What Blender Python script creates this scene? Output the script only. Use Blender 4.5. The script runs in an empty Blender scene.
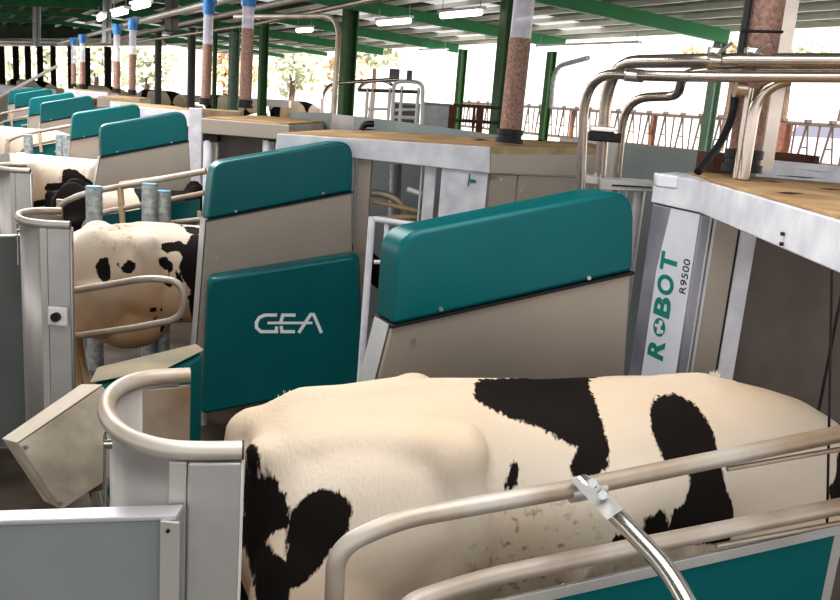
import bpy, bmesh, math, random
from mathutils import Vector, Matrix, noise
from mathutils.bvhtree import BVHTree
random.seed(7)
C = bpy.context.scene.collection
# ---------------------------------------------------------------- camera
F = 836.0
CAM = Vector((0, 0, 2.35))
down = Vector((-286, 3630, F)).normalized()          # world -Z seen in camera axes (x right, y down, z forward)
fy = Vector((464-420, 111-300, F))
fy = (fy - down*fy.dot(down)).normalized()            # world +Y
up = -down
fx = fy.cross(up)
if fx.x < 0: fx = -fx
def cam2w(v): return Vector((v.dot(fx), v.dot(fy), v.dot(up)))
ax = cam2w(Vector((1, 0, 0))); ay = cam2w(Vector((0, -1, 0))); az = cam2w(Vector((0, 0, -1)))
cd = bpy.data.cameras.new('camera'); cam = bpy.data.objects.new('camera', cd); C.objects.link(cam)
M4 = Matrix((ax, ay, az)).transposed().to_4x4(); M4.translation = CAM
cam.matrix_world = M4
cd.sensor_width = 36; cd.lens = F/840*36; cd.clip_start = .05; cd.clip_end = 400
bpy.context.scene.camera = cam
def ray(px, py): return cam2w(Vector((px-420, py-300, F)))
def P(px, py, Y=None, Z=None, pl=None):
    d = ray(px, py)
    if pl is not None:
        p0, n = pl; t = (p0-CAM).dot(n)/d.dot(n)
    elif Y is not None: t = Y/d.y
    else: t = (Z-CAM.z)/d.z
    return CAM + d*t
def proj(w):
    v = w-CAM; c = fx*v.x + fy*v.y + up*v.z
    return (420+F*c.x/c.z, 300+F*c.y/c.z)
# row direction: through the point (-50,70) of the picture
rr = ray(-50, 70); R = Vector((rr.x, rr.y, 0)).normalized()   # along the row, away
Q = Vector((R.y, -R.x, 0))                                     # across the row, to the right
PER = R * (6.45/R.y)                                            # one pair of stalls further
# ---------------------------------------------------------------- materials
def srgb(r, g, b):
    f = lambda c: (c/255/12.92) if c/255 <= .04045 else ((c/255+.055)/1.055)**2.4
    return (f(r), f(g), f(b), 1)
def mat(name, col, rough=.5, metal=0., var=.0, scale=6., stretch=None, bump=0., col2=None, spec=None, alpha=None, trans=0., emis=0., coat=0., bscale=None):
    m = bpy.data.materials.new(name); m.use_nodes = True
    nt = m.node_tree; b = nt.nodes['Principled BSDF']
    b.inputs['Base Color'].default_value = col; b.inputs['Roughness'].default_value = rough; b.inputs['Metallic'].default_value = metal
    if spec is not None: b.inputs['Specular IOR Level'].default_value = spec
    if coat: b.inputs['Coat Weight'].default_value = coat; b.inputs['Coat Roughness'].default_value = .12
    if trans: b.inputs['Transmission Weight'].default_value = trans
    if alpha is not None: b.inputs['Alpha'].default_value = alpha
    if emis: b.inputs['Emission Color'].default_value = col; b.inputs['Emission Strength'].default_value = emis
    tc = nt.nodes.new('ShaderNodeTexCoord'); mp = nt.nodes.new('ShaderNodeMapping'); nz = nt.nodes.new('ShaderNodeTexNoise')
    nz.inputs['Scale'].default_value = scale; nz.inputs['Detail'].default_value = 6
    if stretch: mp.inputs['Scale'].default_value = stretch
    nt.links.new(tc.outputs['Object'], mp.inputs['Vector']); nt.links.new(mp.outputs[0], nz.inputs['Vector'])
    if var or col2:
        c2 = col2 or tuple(max(0, c*(1-var)) for c in col[:3])+(1,)
        rp = nt.nodes.new('ShaderNodeValToRGB'); rp.color_ramp.elements[0].position = .36; rp.color_ramp.elements[1].position = .64
        rp.color_ramp.elements[0].color = c2; rp.color_ramp.elements[1].color = col
        nt.links.new(nz.outputs[0], rp.inputs[0]); nt.links.new(rp.outputs[0], b.inputs['Base Color'])
    if bump:
        bn = nt.nodes.new('ShaderNodeBump'); bn.inputs['Strength'].default_value = bump; bn.inputs['Distance'].default_value = .01
        n2 = nt.nodes.new('ShaderNodeTexNoise'); n2.inputs['Scale'].default_value = bscale or scale*8
        nt.links.new(mp.outputs[0], n2.inputs['Vector']); nt.links.new(n2.outputs[0], bn.inputs['Height']); nt.links.new(bn.outputs[0], b.inputs['Normal'])
    return m
M = {}
M['teal'] = mat('teal plastic', srgb(0, 103, 107), .36, var=.12, scale=2, spec=.35)
M['teal_dusty'] = mat('dusty teal', srgb(168, 152, 128), .8, col2=srgb(134, 128, 108), scale=4)
M['plate'] = mat('brushed plate', srgb(172, 162, 152), .42, .35, var=.07, scale=2)
M['plate_side'] = mat('bright edge steel', srgb(205, 205, 208), .4, .3, var=.1)
M['steel'] = mat('satin steel', srgb(200, 198, 196), .36, .45, var=.15, scale=5)
M['pipe'] = mat('pipe steel', srgb(200, 188, 178), .24, .85, var=.12, scale=9)
M['pipe_worn'] = mat('worn pipe', srgb(205, 198, 190), .45, .3, col2=srgb(160, 140, 118), scale=4, stretch=(.6, .6, .6))
M['chrome'] = mat('polished tube', srgb(215, 210, 205), .18, .85)
M['galv'] = mat('galvanised', srgb(196, 200, 202), .5, .3, col2=srgb(148, 156, 160), scale=22)
M['sheet'] = mat('light sheet', srgb(202, 197, 194), .42, .35, var=.14, scale=3, stretch=(3, 3, .6))
M['sheet_white'] = mat('white sheet', srgb(240, 240, 246), .45, .05, col2=srgb(216, 216, 226), scale=7)
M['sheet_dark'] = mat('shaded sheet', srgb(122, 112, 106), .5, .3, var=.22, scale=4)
M['blue_grey'] = mat('grey board', srgb(150, 158, 158), .55, .1, var=.12, scale=3)
M['dark_board'] = mat('dark grey board', srgb(108, 113, 110), .55, .1, var=.2, scale=3)
M['soiled'] = mat('soiled sheet', srgb(176, 164, 150), .5, .2, col2=srgb(128, 98, 66), scale=3.2)
M['flap'] = mat('flap sheet', srgb(224, 212, 194), .45, .1, col2=srgb(182, 170, 152), scale=7)
M['lit_top'] = mat('lit top strip', srgb(236, 222, 204), .5, var=.1)  # paler than the flap sheet, brightness of its top face as colour
M['dust'] = mat('dusty board', srgb(196, 164, 122), .9, col2=srgb(160, 126, 88), scale=3.5, bump=.3)
M['cream_edge'] = mat('dusty edge', srgb(214, 190, 150), .8, col2=srgb(170, 150, 124), scale=4)
M['black'] = mat('black rubber', srgb(26, 26, 28), .5)
M['crack'] = mat('dark tear', srgb(58, 42, 30), .9)
M['cable'] = mat('black cable', srgb(36, 38, 42), .45)
M['green_post'] = mat('green paint', srgb(52, 108, 68), .5, col2=srgb(80, 110, 60), scale=6)
M['green_pale'] = mat('pale green paint', srgb(140, 168, 150), .6, var=.15)
M['green_beam'] = mat('bright green paint', srgb(36, 124, 74), .5, var=.15, scale=3)
M['grey_post'] = mat('grey post', srgb(120, 116, 114), .6, var=.2)
M['dark_post'] = mat('dark post', srgb(52, 46, 44), .7, var=.2)
M['roof'] = mat('roof sheet', srgb(60, 84, 58), .8, col2=srgb(40, 58, 42), scale=1.2, stretch=(1, 6, 1))
M['roof_glow'] = mat('glowing roof strip', srgb(236, 236, 240), .7, emis=.5)  # opaque sheet, daylight through it set as emission
M['purlin'] = mat('purlin', srgb(246, 246, 240), .6, var=.06)
M['lamp'] = mat('lamp tube', srgb(255, 248, 235), .5, emis=3.0)
M['lamp_body'] = mat('lamp body', srgb(246, 246, 246), .5)
M['feed'] = mat('feed pellets', srgb(178, 146, 134), .75, col2=srgb(138, 106, 96), scale=60, bump=.5, bscale=120)
M['clear'] = mat('clear tube', srgb(226, 222, 236), .25, var=.1, alpha=.55)
M['blue'] = mat('blue clamp', srgb(44, 128, 200), .45)
M['white_sticker'] = mat('white sticker', srgb(226, 228, 238), .4, var=.08)
M['column'] = mat('column steel', srgb(176, 176, 186), .35, .5, col2=srgb(134, 136, 148), scale=2.2)
M['teal_ink'] = mat('teal ink', srgb(0, 130, 120), .5)
M['black_ink'] = mat('black ink', srgb(50, 50, 56), .5)
M['white_ink'] = mat('white lettering', srgb(240, 244, 244), .4)
M['screw'] = mat('screw head', srgb(190, 190, 190), .3, .8)
M['concrete'] = mat('wet concrete', srgb(92, 80, 68), .6, col2=srgb(50, 40, 32), scale=3, bump=.3)
M['ground'] = mat('pale ground', srgb(226, 218, 206), .9, var=.12, scale=.5)
M['leaf'] = mat('foliage', srgb(240, 240, 224), .9, col2=srgb(196, 200, 170), scale=1.3)  # overexposed daylight washed into the leaf colour
M['leaf_b'] = mat('reddish foliage', srgb(238, 218, 190), .9, col2=srgb(206, 184, 146), scale=1.3)  # reddish leaves bleached by colour for the same overexposure
M['bark'] = mat('bark', srgb(110, 90, 76), .9, var=.3)
M['rust'] = mat('rusty steel', srgb(122, 72, 54), .7, col2=srgb(90, 58, 46), scale=8)
M['van'] = mat('pale car paint', srgb(196, 190, 208), .35, coat=.4)
M['window'] = mat('dark car window', srgb(110, 108, 124), .15)
M['fence'] = mat('fence steel', srgb(112, 98, 92), .5, .3, var=.2)
M['white_paint'] = mat('white paint', srgb(236, 234, 232), .6)
M['hair'] = mat('white hair', srgb(240, 232, 220), .8)
# ---------------------------------------------------------------- mesh helpers
class MB:
    def __init__(s): s.bm = bmesh.new()
    def poly(s, pts):
        s.bm.faces.new([s.bm.verts.new(p) for p in pts]); return s
    def prism(s, pts, vec):
        n = len(pts); a = [s.bm.verts.new(p) for p in pts]; b = [s.bm.verts.new(Vector(p)+Vector(vec)) for p in pts]
        s.bm.faces.new(a); s.bm.faces.new(b[::-1])
        for i in range(n): s.bm.faces.new((a[i], b[i], b[(i+1) % n], a[(i+1) % n]))
        return s
    def box(s, c, size, rz=0, mt=None):
        sx, sy, sz = [v/2 for v in size]; r = mt or Matrix.Rotation(rz, 3, 'Z'); c = Vector(c)
        return s.prism([c+r@Vector(p) for p in ((-sx, -sy, -sz), (sx, -sy, -sz), (sx, sy, -sz), (-sx, sy, -sz))], r@Vector((0, 0, 2*sz)))
    def beam(s, a, b, w, h, upv=(0, 0, 1)):
        a = Vector(a); b = Vector(b); d = (b-a); u = Vector(upv); sd = d.cross(u).normalized(); uu = sd.cross(d).normalized()
        return s.prism([a+sd*w/2+uu*h/2, a-sd*w/2+uu*h/2, a-sd*w/2-uu*h/2, a+sd*w/2-uu*h/2], d)
    def tube(s, pts, r, seg=14, cap=True, flat=None):
        pts = [Vector(p) for p in pts]; n = len(pts)
        rs = r if isinstance(r, (list, tuple)) else [r]*n
        t0 = (pts[1]-pts[0]).normalized(); u = t0.orthogonal().normalized(); rings = []
        for i, p in enumerate(pts):
            if i == 0: t = t0
            elif i == n-1: t = (pts[i]-pts[i-1]).normalized()
            else: t = ((pts[i+1]-pts[i]).normalized()+(pts[i]-pts[i-1]).normalized()).normalized()
            u = (u-t*u.dot(t)).normalized(); v = t.cross(u)
            rings.append([s.bm.verts.new(p+(u*math.cos(2*math.pi*k/seg)+v*math.sin(2*math.pi*k/seg))*rs[i]) for k in range(seg)])
        for a, b in zip(rings, rings[1:]):
            for k in range(seg): s.bm.faces.new((a[k], a[(k+1) % seg], b[(k+1) % seg], b[k]))
        if cap: s.bm.faces.new(rings[0][::-1]); s.bm.faces.new(rings[-1])
        return s
    def ellipsoid(s, c, r, mt=None, seg=20):
        g = bmesh.ops.create_uvsphere(s.bm, u_segments=seg, v_segments=seg//2+2, radius=1)
        for v in g['verts']:
            p = Vector((v.co.x*r[0], v.co.y*r[1], v.co.z*r[2]))
            v.co = (mt@p if mt else p)+Vector(c)
        return s
    def build(s, name, m, parent=None, bevel=0, seg=3, smooth=True, angle=40):
        bmesh.ops.recalc_face_normals(s.bm, faces=s.bm.faces)
        me = bpy.data.meshes.new(name); s.bm.to_mesh(me); s.bm.free()
        o = bpy.data.objects.new(name, me); C.objects.link(o); me.materials.append(m)
        # own origin
        if len(me.vertices):
            lo = Vector([min(v.co[i] for v in me.vertices) for i in range(3)]); hi = Vector([max(v.co[i] for v in me.vertices) for i in range(3)])
            c = Vector(((lo.x+hi.x)/2, (lo.y+hi.y)/2, lo.z)); me.transform(Matrix.Translation(-c)); o.location = c
        if bevel:
            bv = o.modifiers.new('bevel', 'BEVEL'); bv.width = bevel; bv.segments = seg; bv.limit_method = 'ANGLE'; bv.angle_limit = math.radians(35)
            for p in me.polygons: p.use_smooth = True
            wn = o.modifiers.new('wn', 'WEIGHTED_NORMAL')
        elif smooth:
            me.shade_smooth() if hasattr(me, 'shade_smooth') else None
            me.set_sharp_from_angle(angle=math.radians(angle))
        if parent: attach(o, parent)
        return o
def attach(o, parent):
    o.parent = parent; o.matrix_parent_inverse = Matrix.Identity(4)
    o.location = o.location - root_loc(parent)
    return o
def root_loc(p):
    l = p.location.copy()
    while p.parent: p = p.parent; l += p.location
    return l
def fillet(pts, r, n=7):
    pts = [Vector(p) for p in pts]; out = [pts[0]]
    for i in range(1, len(pts)-1):
        a, b, c = pts[i-1], pts[i], pts[i+1]; d1 = (a-b); d2 = (c-b)
        k = min(r[i-1] if isinstance(r, (list, tuple)) else r, d1.length*.48 if i > 1 else d1.length*.95, d2.length*.48 if i < len(pts)-2 else d2.length*.95)
        p1 = b+d1.normalized()*k; p2 = b+d2.normalized()*k
        for j in range(n+1):
            t = j/n; out.append(p1*(1-t)**2+b*2*t*(1-t)+p2*t*t)
    out.append(pts[-1]); return out
def tag(o, label=None, cat=None, group=None, kind=None):
    if label: o['label'] = label
    if cat: o['category'] = cat
    if group: o['group'] = group
    if kind: o['kind'] = kind
    return o
def empty(name, loc, label=None, cat=None, group=None):
    o = bpy.data.objects.new(name, None); C.objects.link(o); o.location = Vector(loc); o.empty_display_size = .1
    return tag(o, label, cat, group)
def kids(o): return [c for c in C.objects if c.parent == o]
def copy_tree(o, delta=Vector(), parent=None, label=None):
    c = o.copy(); C.objects.link(c)
    if parent: c.parent = parent
    else: c.location = o.location+delta
    for ch in kids(o): copy_tree(ch, parent=c)
    if label: c['label'] = label
    return c
def struct(o): o['kind'] = 'structure'; return o
UP = Vector((0, 0, 1))
# ---------------------------------------------------------------- ground
FL = MB().box((0, 10, -.05), (60, 60, .1)).build('floor', M['concrete']); struct(FL)
g = MB()
g.prism([Q*10.8+R*(-10)+UP*1.2, Q*130+R*(-60)+UP*1.2, Q*130+R*150+UP*1.2, Q*10.8+R*60+UP*1.2], -UP*1.2)
struct(g.build('floor_outer_yard', M['ground']))
g = MB(); g.prism([Q*(-60)+R*42+UP*1.6, Q*10.8+R*42+UP*1.6, Q*10.8+R*150+UP*1.6, Q*(-60)+R*150+UP*1.6], -UP*1.6)
struct(g.build('floor_far_yard', M['ground']))
g = MB(); g.prism([Q*(-60)+R*30+UP*.75, Q*10.8+R*30+UP*.75, Q*10.8+R*42+UP*.75, Q*(-60)+R*42+UP*.75], -UP*.75)
struct(g.build('floor_cow_yard', M['ground']))
# ---------------------------------------------------------------- roof
def zroof(q): return (4.22+.042*(14.3-q)) if q > 4.0 else (4.22+.042*10.3-.075*(4.0-q))
def W(q, r, z): return Q*q+R*r+UP*z
r_e = lambda x, Y: (R.x*x+R.y*Y)
roofroot = None
m = MB()
qs = [-9, 4.0, 15.0]
for q0, q1 in zip(qs, qs[1:]):
    m.prism([W(q0, -6, zroof(q0)+.32), W(q1, -6, zroof(q1)+.32), W(q1, 50, zroof(q1)+.32), W(q0, 50, zroof(q0)+.32)], UP*.05)
struct(m.build('ceiling', M['roof'], smooth=False))
# roof strips that glow in place of daylight through translucent sheet
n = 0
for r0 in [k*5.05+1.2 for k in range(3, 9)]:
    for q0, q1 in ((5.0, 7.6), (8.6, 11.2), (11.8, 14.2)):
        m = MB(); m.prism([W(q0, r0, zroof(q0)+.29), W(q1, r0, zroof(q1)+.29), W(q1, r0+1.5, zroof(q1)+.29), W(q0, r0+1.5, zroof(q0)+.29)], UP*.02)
        n += 1; o = m.build('roof_light_strip', M['roof_glow'], smooth=False)
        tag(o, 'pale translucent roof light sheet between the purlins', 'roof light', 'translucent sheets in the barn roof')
RS = [r_e(5.5, 18.6)+(k-2)*5.45 for k in range(0, 8)]   # rafters
for k, r in enumerate(RS):
    m = MB()
    for q0, q1 in zip(qs, qs[1:]):
        m.beam(W(q0, r, zroof(q0)+.04), W(q1 if q1 < 15 else 14.2, r, zroof(min(q1, 14.2))+.04), .12, .26 if k < 6 else .16)
    o = m.build('roof_beam', M['green_beam'], smooth=False)
    tag(o, 'green painted steel roof beam crossing under the barn roof', 'beam', 'green cross beams of the roof')
for k in range(0, 21):
    q = 14.4-k*.75
    o = MB().beam(W(q, -4, zroof(q)+.22), W(q, 48, zroof(q)+.24), .07, .10).build('roof_purlin', M['purlin' if q > 4 else 'grey_post'], smooth=False)  # glare and shade set by colour: white purlins right, grey ones left
    tag(o, 'pale thin purlin running lengthwise under the barn roof sheets', 'purlin', 'purlins of the roof')
# posts
def post(q, r, w, m, label, group=None, z0=0., top=None, name='steel_post'):
    top = top or zroof(q)+.1; z0 = 0
    t = MB()
    c = W(q, r, 0)
    # I-section: two flanges and a web
    mt = Matrix((Q, R, UP)).transposed()
    for s in (-1, 1): t.box(c+Q*s*w*.44+UP*((z0+top)/2), (w*.12, w, top-z0), mt=mt)
    t.box(c+UP*((z0+top)/2), (w*.8, w*.12, top-z0), mt=mt)
    t.box(c+UP*(z0+.01), (w*1.3, w*1.3, .02), mt=mt)
    return tag(t.build(name, m, smooth=False), label, 'post', group)
qi = 8.66
gl = ['green steel roof post directly left of the second feed tube', 'dark green steel roof post behind the bent steel pipe', 'green steel roof post behind the third feed tube']
def from_px(px, Y): p = P(px, 100, Y=Y); return p.dot(Q), p.dot(R)
for (px, Y, w, mm, lb, z0) in [
    (500, 15.7, .22, 'green_post', 'green steel roof post right behind the pellet-filled tube on the second hood', 0),
    (346, 20.6, .3, 'green_post', 'broad dark green steel roof post left of the white pipe cage', 0),
    (262, 24.9, .22, 'green_post', 'dark green roof post just right of the feed tube with pellets and blue top', 1.2),
    (214, 28.6, .12, 'green_post', 'narrow dark green roof post between the two blue-topped feed tubes', 1.6),
    (233, 29.5, .3, 'green_pale', 'pale green roof post behind the blue-topped feed tubes', 1.6),
    (191, 32, .24, 'grey_post', 'greyish green roof post left of the blue-topped feed tube', 1.6),
    (158, 34, .22, 'grey_post', 'slim grey roof post standing right of the far feed tube pair', 1.6),
    (712, 18.6, .2, 'green_pale', 'pale green eave post behind the feed fence on the right', 1.2),
    (547, 24.4, .2, 'green_post', 'green eave post with a pipe elbow, behind the second feed tube', 1.2),
    (459, 28.5, .22, 'green_post', 'green eave post above the grey gates in the background', 1.2)]:
    q, r = from_px(px, Y); post(q, r, w, M[mm], lb, z0=z0)
# far end wall: a row of dark posts
for px in (-14, 3, 17, 29, 41, 54, 71, 88, 108):
    Y = 43 if px < 100 else 40
    q, r = from_px(px, Y); w = .24 if px in (54, 88, 71) else .28
    post(q, r, w, M['dark_post'], 'dark timber post in the open far end wall of the barn', 'dark posts of the far end wall', z0=1.6, top=4.0)
o = MB().beam(P(-40, 43, Y=42.5), P(165, 42, Y=41), .3, .35).build('trim_1', M['pipe']); struct(o)
o = MB().beam(P(-60, 85, Y=43), P(290, 104, Y=36), .2, .3).build('trim_2', M['white_paint']); struct(o)
g_ = [P(-80, 14, Y=43.4), P(190, 12, Y=41), P(190, 43, Y=41), P(-80, 43, Y=43.4)]
struct(MB().prism(g_, Vector((0, .1, 0))).build('wall_far', M['roof'], smooth=False))
# two grey hangers on the left
for (px, y0, y1, Y, lb) in ((37, 4, 46, 30, 'slim grey steel hanger at the far left under the roof'), (107, -8, 43, 24, 'grey steel hanger beside the short far left lamps'), (172, -10, 30, 17, 'broad grey hanger above the pipes left of the blue clamp')):
    a = P(px, y0, Y=Y); b = P(px-.5, y1, Y=Y); t = MB(); w = .13 if px > 50 else .14
    t.beam(a, b, w, w*.3, upv=(1, 0, 0)); t.beam(a+Vector((w*.5, 0, 0)), b+Vector((w*.5, 0, 0)), w*.25, w, upv=(1, 0, 0)); t.beam(a-Vector((w*.5, 0, 0)), b-Vector((w*.5, 0, 0)), w*.25, w, upv=(1, 0, 0))
    tag(t.build('pipe_hanger', M['grey_post'] if px > 150 else M['galv'], smooth=False), lb, 'hanger')
# ---------------------------------------------------------------- ceiling lamps
def lamp(px0, py0, px1, py1, Y0, Y1, lb):
    a = P(px0, py0, Y=Y0); b = P(px1, py1, Y=Y1); d = (b-a).normalized()
    e = empty('ceiling_lamp', (a+b)/2, lb, 'lamp')
    MB().beam(a-d*.1+UP*.07, b+d*.1+UP*.07, .12, .05).build('lamp_housing', M['lamp_body'], e, smooth=False)
    MB().tube([a, b], .05 if px0 < 200 else .065, 10).build('lamp_tube', M['lamp'], e)
    for p in (a, b): MB().tube([p+UP*.09, p+UP*.3], .008, 6).build('hanger_rod', M['galv'], e)
lamp(298, 30.5, 311, 29.5, 22.5, 21.5, 'short fluorescent lamp under the roof left of the steel pipe bend')
lamp(379, 23, 409, 20.5, 19, 17.8, 'fluorescent lamp just right of the broad green post')
lamp(442, 15.5, 480, 12, 17, 15.8, 'fluorescent lamp halfway between the broad green post and second feed tube')
lamp(422, 52, 445, 51.5, 27, 26, 'small far fluorescent lamp over the grey gates')
lamp(540, 49, 636, 46, 20, 17.5, 'long fluorescent lamp right of the second feed tube')
lamp(99, 19.5, 104, 16.5, 20, 18.7, 'farthest short fluorescent lamp of the slanting row at upper left')
lamp(114, 14.5, 126, 11.5, 17.4, 16.5, 'middle fluorescent lamp of the slanting row at upper left')
lamp(134, 7.5, 148, 4, 15, 14.3, 'nearest fluorescent lamp of the slanting row at upper left')
# ---------------------------------------------------------------- pipes along the row (upper left)
def pipe(name, pts, r, m, lb, cat='pipe', fr=.1, parent=None, seg=14, group=None):
    o = MB().tube(fillet(pts, fr) if len(pts) > 2 else pts, r, seg).build(name, m, parent)
    if lb: tag(o, lb, cat, group)
    return o
pipe('overhead_pipe', [P(58, 43.5, Y=36), P(140, 21, Y=19.5), P(246, -6, Y=12)], .065, M['steel'], 'upper overhead pipe the blue clamps of the feed tubes hang from', fr=.01)
pipe('overhead_pipe', [P(88, 45, Y=33), P(190, 22, Y=19), P(330, -8, Y=11)], .05, M['steel'], 'middle overhead pipe passing behind the blue-topped feed tubes', fr=.01)
pipe('overhead_pipe', [P(135, 42, Y=24), P(250, 25, Y=15.5), P(400, -6, Y=9.5)], .035, M['pipe'], 'lowest slim overhead pipe running to the broad green post', fr=.01)
pipe('overhead_pipe', [P(-20, 41.5, Y=40), P(62, 42.5, Y=38)], .12, M['steel'], 'level pipe along the far left end of the barn')
pipe('bent_pipe', [P(235, 17, Y=12), P(340, 16, Y=10.6), P(332, 132, Y=10.4), Vector((P(332, 132, Y=10.4).x, 10.4, 0))], .034, M['pipe_worn'], 'thin steel pipe that bends straight down before the broad green post', fr=.3)
pipe('bent_pipe', [P(322, 135, Y=12), P(322, 84, Y=12), P(398, 79, Y=13)], .025, M['pipe'], 'arched steel pipe leading into the white pipe cage', fr=.3)
pipe('rope', [P(-5, 99, Y=28.5), P(57, 66, Y=27.5)], .05, M['white_paint'], 'white slanting rope stretched before the far left posts', 'rope')
pipe('bent_pipe', [P(551, 108, Y=22), P(554, 67, Y=22), P(588, 58, Y=20.5)], .06, M['galv'], 'grey pipe elbow beside the green eave post', fr=.5)
# ---------------------------------------------------------------- feed tubes
def feed_tube(px0, py0, px1, py1, Y, r, fill, lb, blue=None, nosurf=False):
    a = P(px0, py0, Y=Y); b = P(px1, py1, Y=Y+.02)
    e = empty('feed_tube', a, lb, 'feed tube')
    f = a.lerp(b, fill)
    if fill < 1: MB().tube([f, b], r*.97, 24).build('clear_tube', M['clear'], e)
    MB().tube([a, f], r, 24).build('pellet_column', M['feed'], e)
    d = (b-a).normalized(); k = MB()
    k.tube([a, a+d*.035, a+d*.036, a+d*.06, a+d*.061, a+d*.1], [r*1.3, r*1.3, r*1.12, r*1.12, r*1.24, r*1.24], 24)
    k.build('rubber_collar', M['black'], e)
    if blue:
        c = a.lerp(b, blue); t = MB(); t.tube([c-d*r*1.4, c+d*r*1.4], r*1.2, 20); t.box(c+d*r*1.2, (r*2.8, r*1.4, r*.9)); t.build('pipe_clamp', M['blue'], e)
    return e
feed_tube(741, 172, 774, -30, 3.9, .068, 1.0, 'nearest and thickest feed tube full of brown pellets, on the hood at right')
feed_tube(509, 143, 527, -25, 6.3, .079, .63, 'second feed tube, brown pellets below clear plastic, on the long white hood')
feed_tube(245, 108, 249, -6, 10.6, .075, .70, 'third feed tube with blue clamp at its top, above the taupe hood', .97)
feed_tube(205.5, 105, 209, 3, 12.8, .073, .60, 'fourth feed tube with blue clamp, left of the third one', .96)
feed_tube(132, 95, 133, 22, 17.0, .07, .56, 'fifth feed tube, right one of the middle far pair', .96)
feed_tube(116.5, 93, 117, 27, 19.2, .075, .48, 'sixth feed tube, left one of the middle far pair', .96)
feed_tube(82.5, 88, 82.5, 37, 23.2, .07, .52, 'seventh feed tube, right one of the farthest pair', .96)
feed_tube(73.5, 87, 73.5, 40, 25.5, .07, .50, 'eighth feed tube, leftmost and farthest of all', .96)
# ---------------------------------------------------------------- side guard panels
ap = math.radians(14)
DU = Vector((math.cos(ap), math.sin(ap), 0)); NP = Vector((-DU.y, DU.x, 0))
def rounded(poly, radii, n=7):
    out = []; N = len(poly)
    for i in range(N):
        a, b, c = poly[i-1], poly[i], poly[(i+1) % N]; r = radii[i]
        if r <= 0: out.append(b); continue
        d1 = (a-b).normalized(); d2 = (c-b).normalized(); p1 = b+d1*r; p2 = b+d2*r
        for j in range(n+1):
            t = j/n; out.append(p1*(1-t)**2+b*2*t*(1-t)+p2*t*t)
    return out
def guard(px_teal, px_plate, Y0, lb, bottom_px, screws, thick=R*.16):
    x0, y0 = px_teal[0]
    p0 = P(x0, y0, Y=Y0); pl = (p0, NP)
    L = lambda q: [P(x, y, pl=pl) for x, y in q]
    t = L(px_teal); e = empty('side_guard', Vector((t[0].x, t[0].y, 0)), lb, 'stall guard')
    poly = rounded(t, [0, .09, .13, 0])
    MB().prism([p-R*.012-DU*.0 for p in poly], thick+R*.024).build('guard_cover', M['teal'], e, bevel=.022, seg=4)
    pt = L(px_plate); pt = [pt[0], pt[1], Vector((pt[1].x+.0, pt[1].y, .35)), Vector((pt[0].x-.0, pt[0].y, .35))]
    pt[2] = pt[1]+(P(*bottom_px[1], pl=pl)-pt[1])*((pt[1].z-.35)/(pt[1].z-P(*bottom_px[1], pl=pl).z))
    pt[3] = pt[0]+(P(*bottom_px[0], pl=pl)-pt[0])*((pt[0].z-.35)/(pt[0].z-P(*bottom_px[0], pl=pl).z))
    MB().prism(pt, thick).build('steel_plate', M['plate'], e, bevel=.012, seg=3)
    MB().prism([pt[0]-DU*.006+R*.012, pt[3]-DU*.006+R*.012, pt[3]-DU*.006+thick-R*.012, pt[0]-DU*.006+thick-R*.012], -DU*.004).build('edge_strip', M['plate_side'], e)
    s = MB(); s.prism([t[0]-R*.016-DU*.008, t[-1]-R*.016, t[-1]-R*.016-UP*.012, t[0]-R*.016-DU*.008-UP*.012], thick+R*.03).build('seal_strip', M['black'], e)
    for q in screws:
        c = P(*q, pl=pl)-NP*.012; MB().tube([c, c-NP*.012], .009, 10).build('screw', M['screw'], e)
    for f, zz in ((.35, .35), (.7, .35)): pass
    # feet
    for i in (0, 1):
        b = (pt[3] if i == 0 else pt[2])+thick*.5+DU*(.08 if i == 0 else -.08); b.z = 0
        MB().tube([b, b+UP*.36], .03).build('leg', M['steel'], e)
    return e, pl
gA, plA = guard([(392, 325), (399, 234), (634, 187), (632, 271)], [(392, 325), (632, 271)], 3.2,
      'nearest large teal-topped stall guard, standing behind the front cow', [(380, 372), (625, 375)], [(440, 308), (587, 277), (413, 339)], R*.15)
gB, plB = guard([(207, 219.5), (214, 163), (353, 139), (352, 191)], [(207, 219.5), (352, 191)], 5.55,
      'tall teal-topped stall guard carrying the big lettered teal cover', [(197, 350), (353, 300)], [(236, 211), (323, 193), (304, 227), (217, 257)], R*.15)
lbs = [('third teal-topped stall guard, in front with steel plate over a black cow', 1, gA), ('fourth stall guard, just behind the third, with small teal cover on its plate', 1, gB),
       ('fifth teal-topped stall guard counted from the camera', 2, gA), ('sixth teal-topped stall guard, half hidden behind the fifth', 2, gB),
       ('seventh teal-topped stall guard, front one of the farthest pair', 3, gA), ('eighth and farthest teal-topped stall guard', 3, gB)]
for lb, k, src in lbs:
    copy_tree(src, PER*k, label=lb)
# big teal cover on guard B
def cover(pl, quad, th, lb, root=None, bev=.03):
    q = [P(x, y, pl=pl) for x, y in quad]
    e = empty('teal_cover', Vector((q[0].x, q[0].y, q[0].z)), lb, 'cover')
    poly = rounded(q, [.05, .05, .06, .05], 5)
    c = sum(poly, Vector())/len(poly)
    m = MB(); n = -NP
    layers = [(1.0, 0), (1.0, th*.55), (.985, th*.8), (.95, th)]
    rings = [[m.bm.verts.new(c+(p-c)*s+n*h) for p in poly] for s, h in layers]
    for a, b in zip(rings, rings[1:]):
        for k in range(len(poly)): m.bm.faces.new((a[k], a[(k+1) % len(poly)], b[(k+1) % len(poly)], b[k]))
    m.bm.faces.new(rings[-1]); m.bm.faces.new(rings[0][::-1])
    o = m.build('cover_shell', M['teal'], e, bevel=.012, seg=3)
    return e, o
cb, shell = cover((plB[0]-NP*.004, NP), [(201, 410), (208, 274), (358, 250), (361, 379)], .13, 'big teal cover box with white three-letter logo on the second stall guard')
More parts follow.
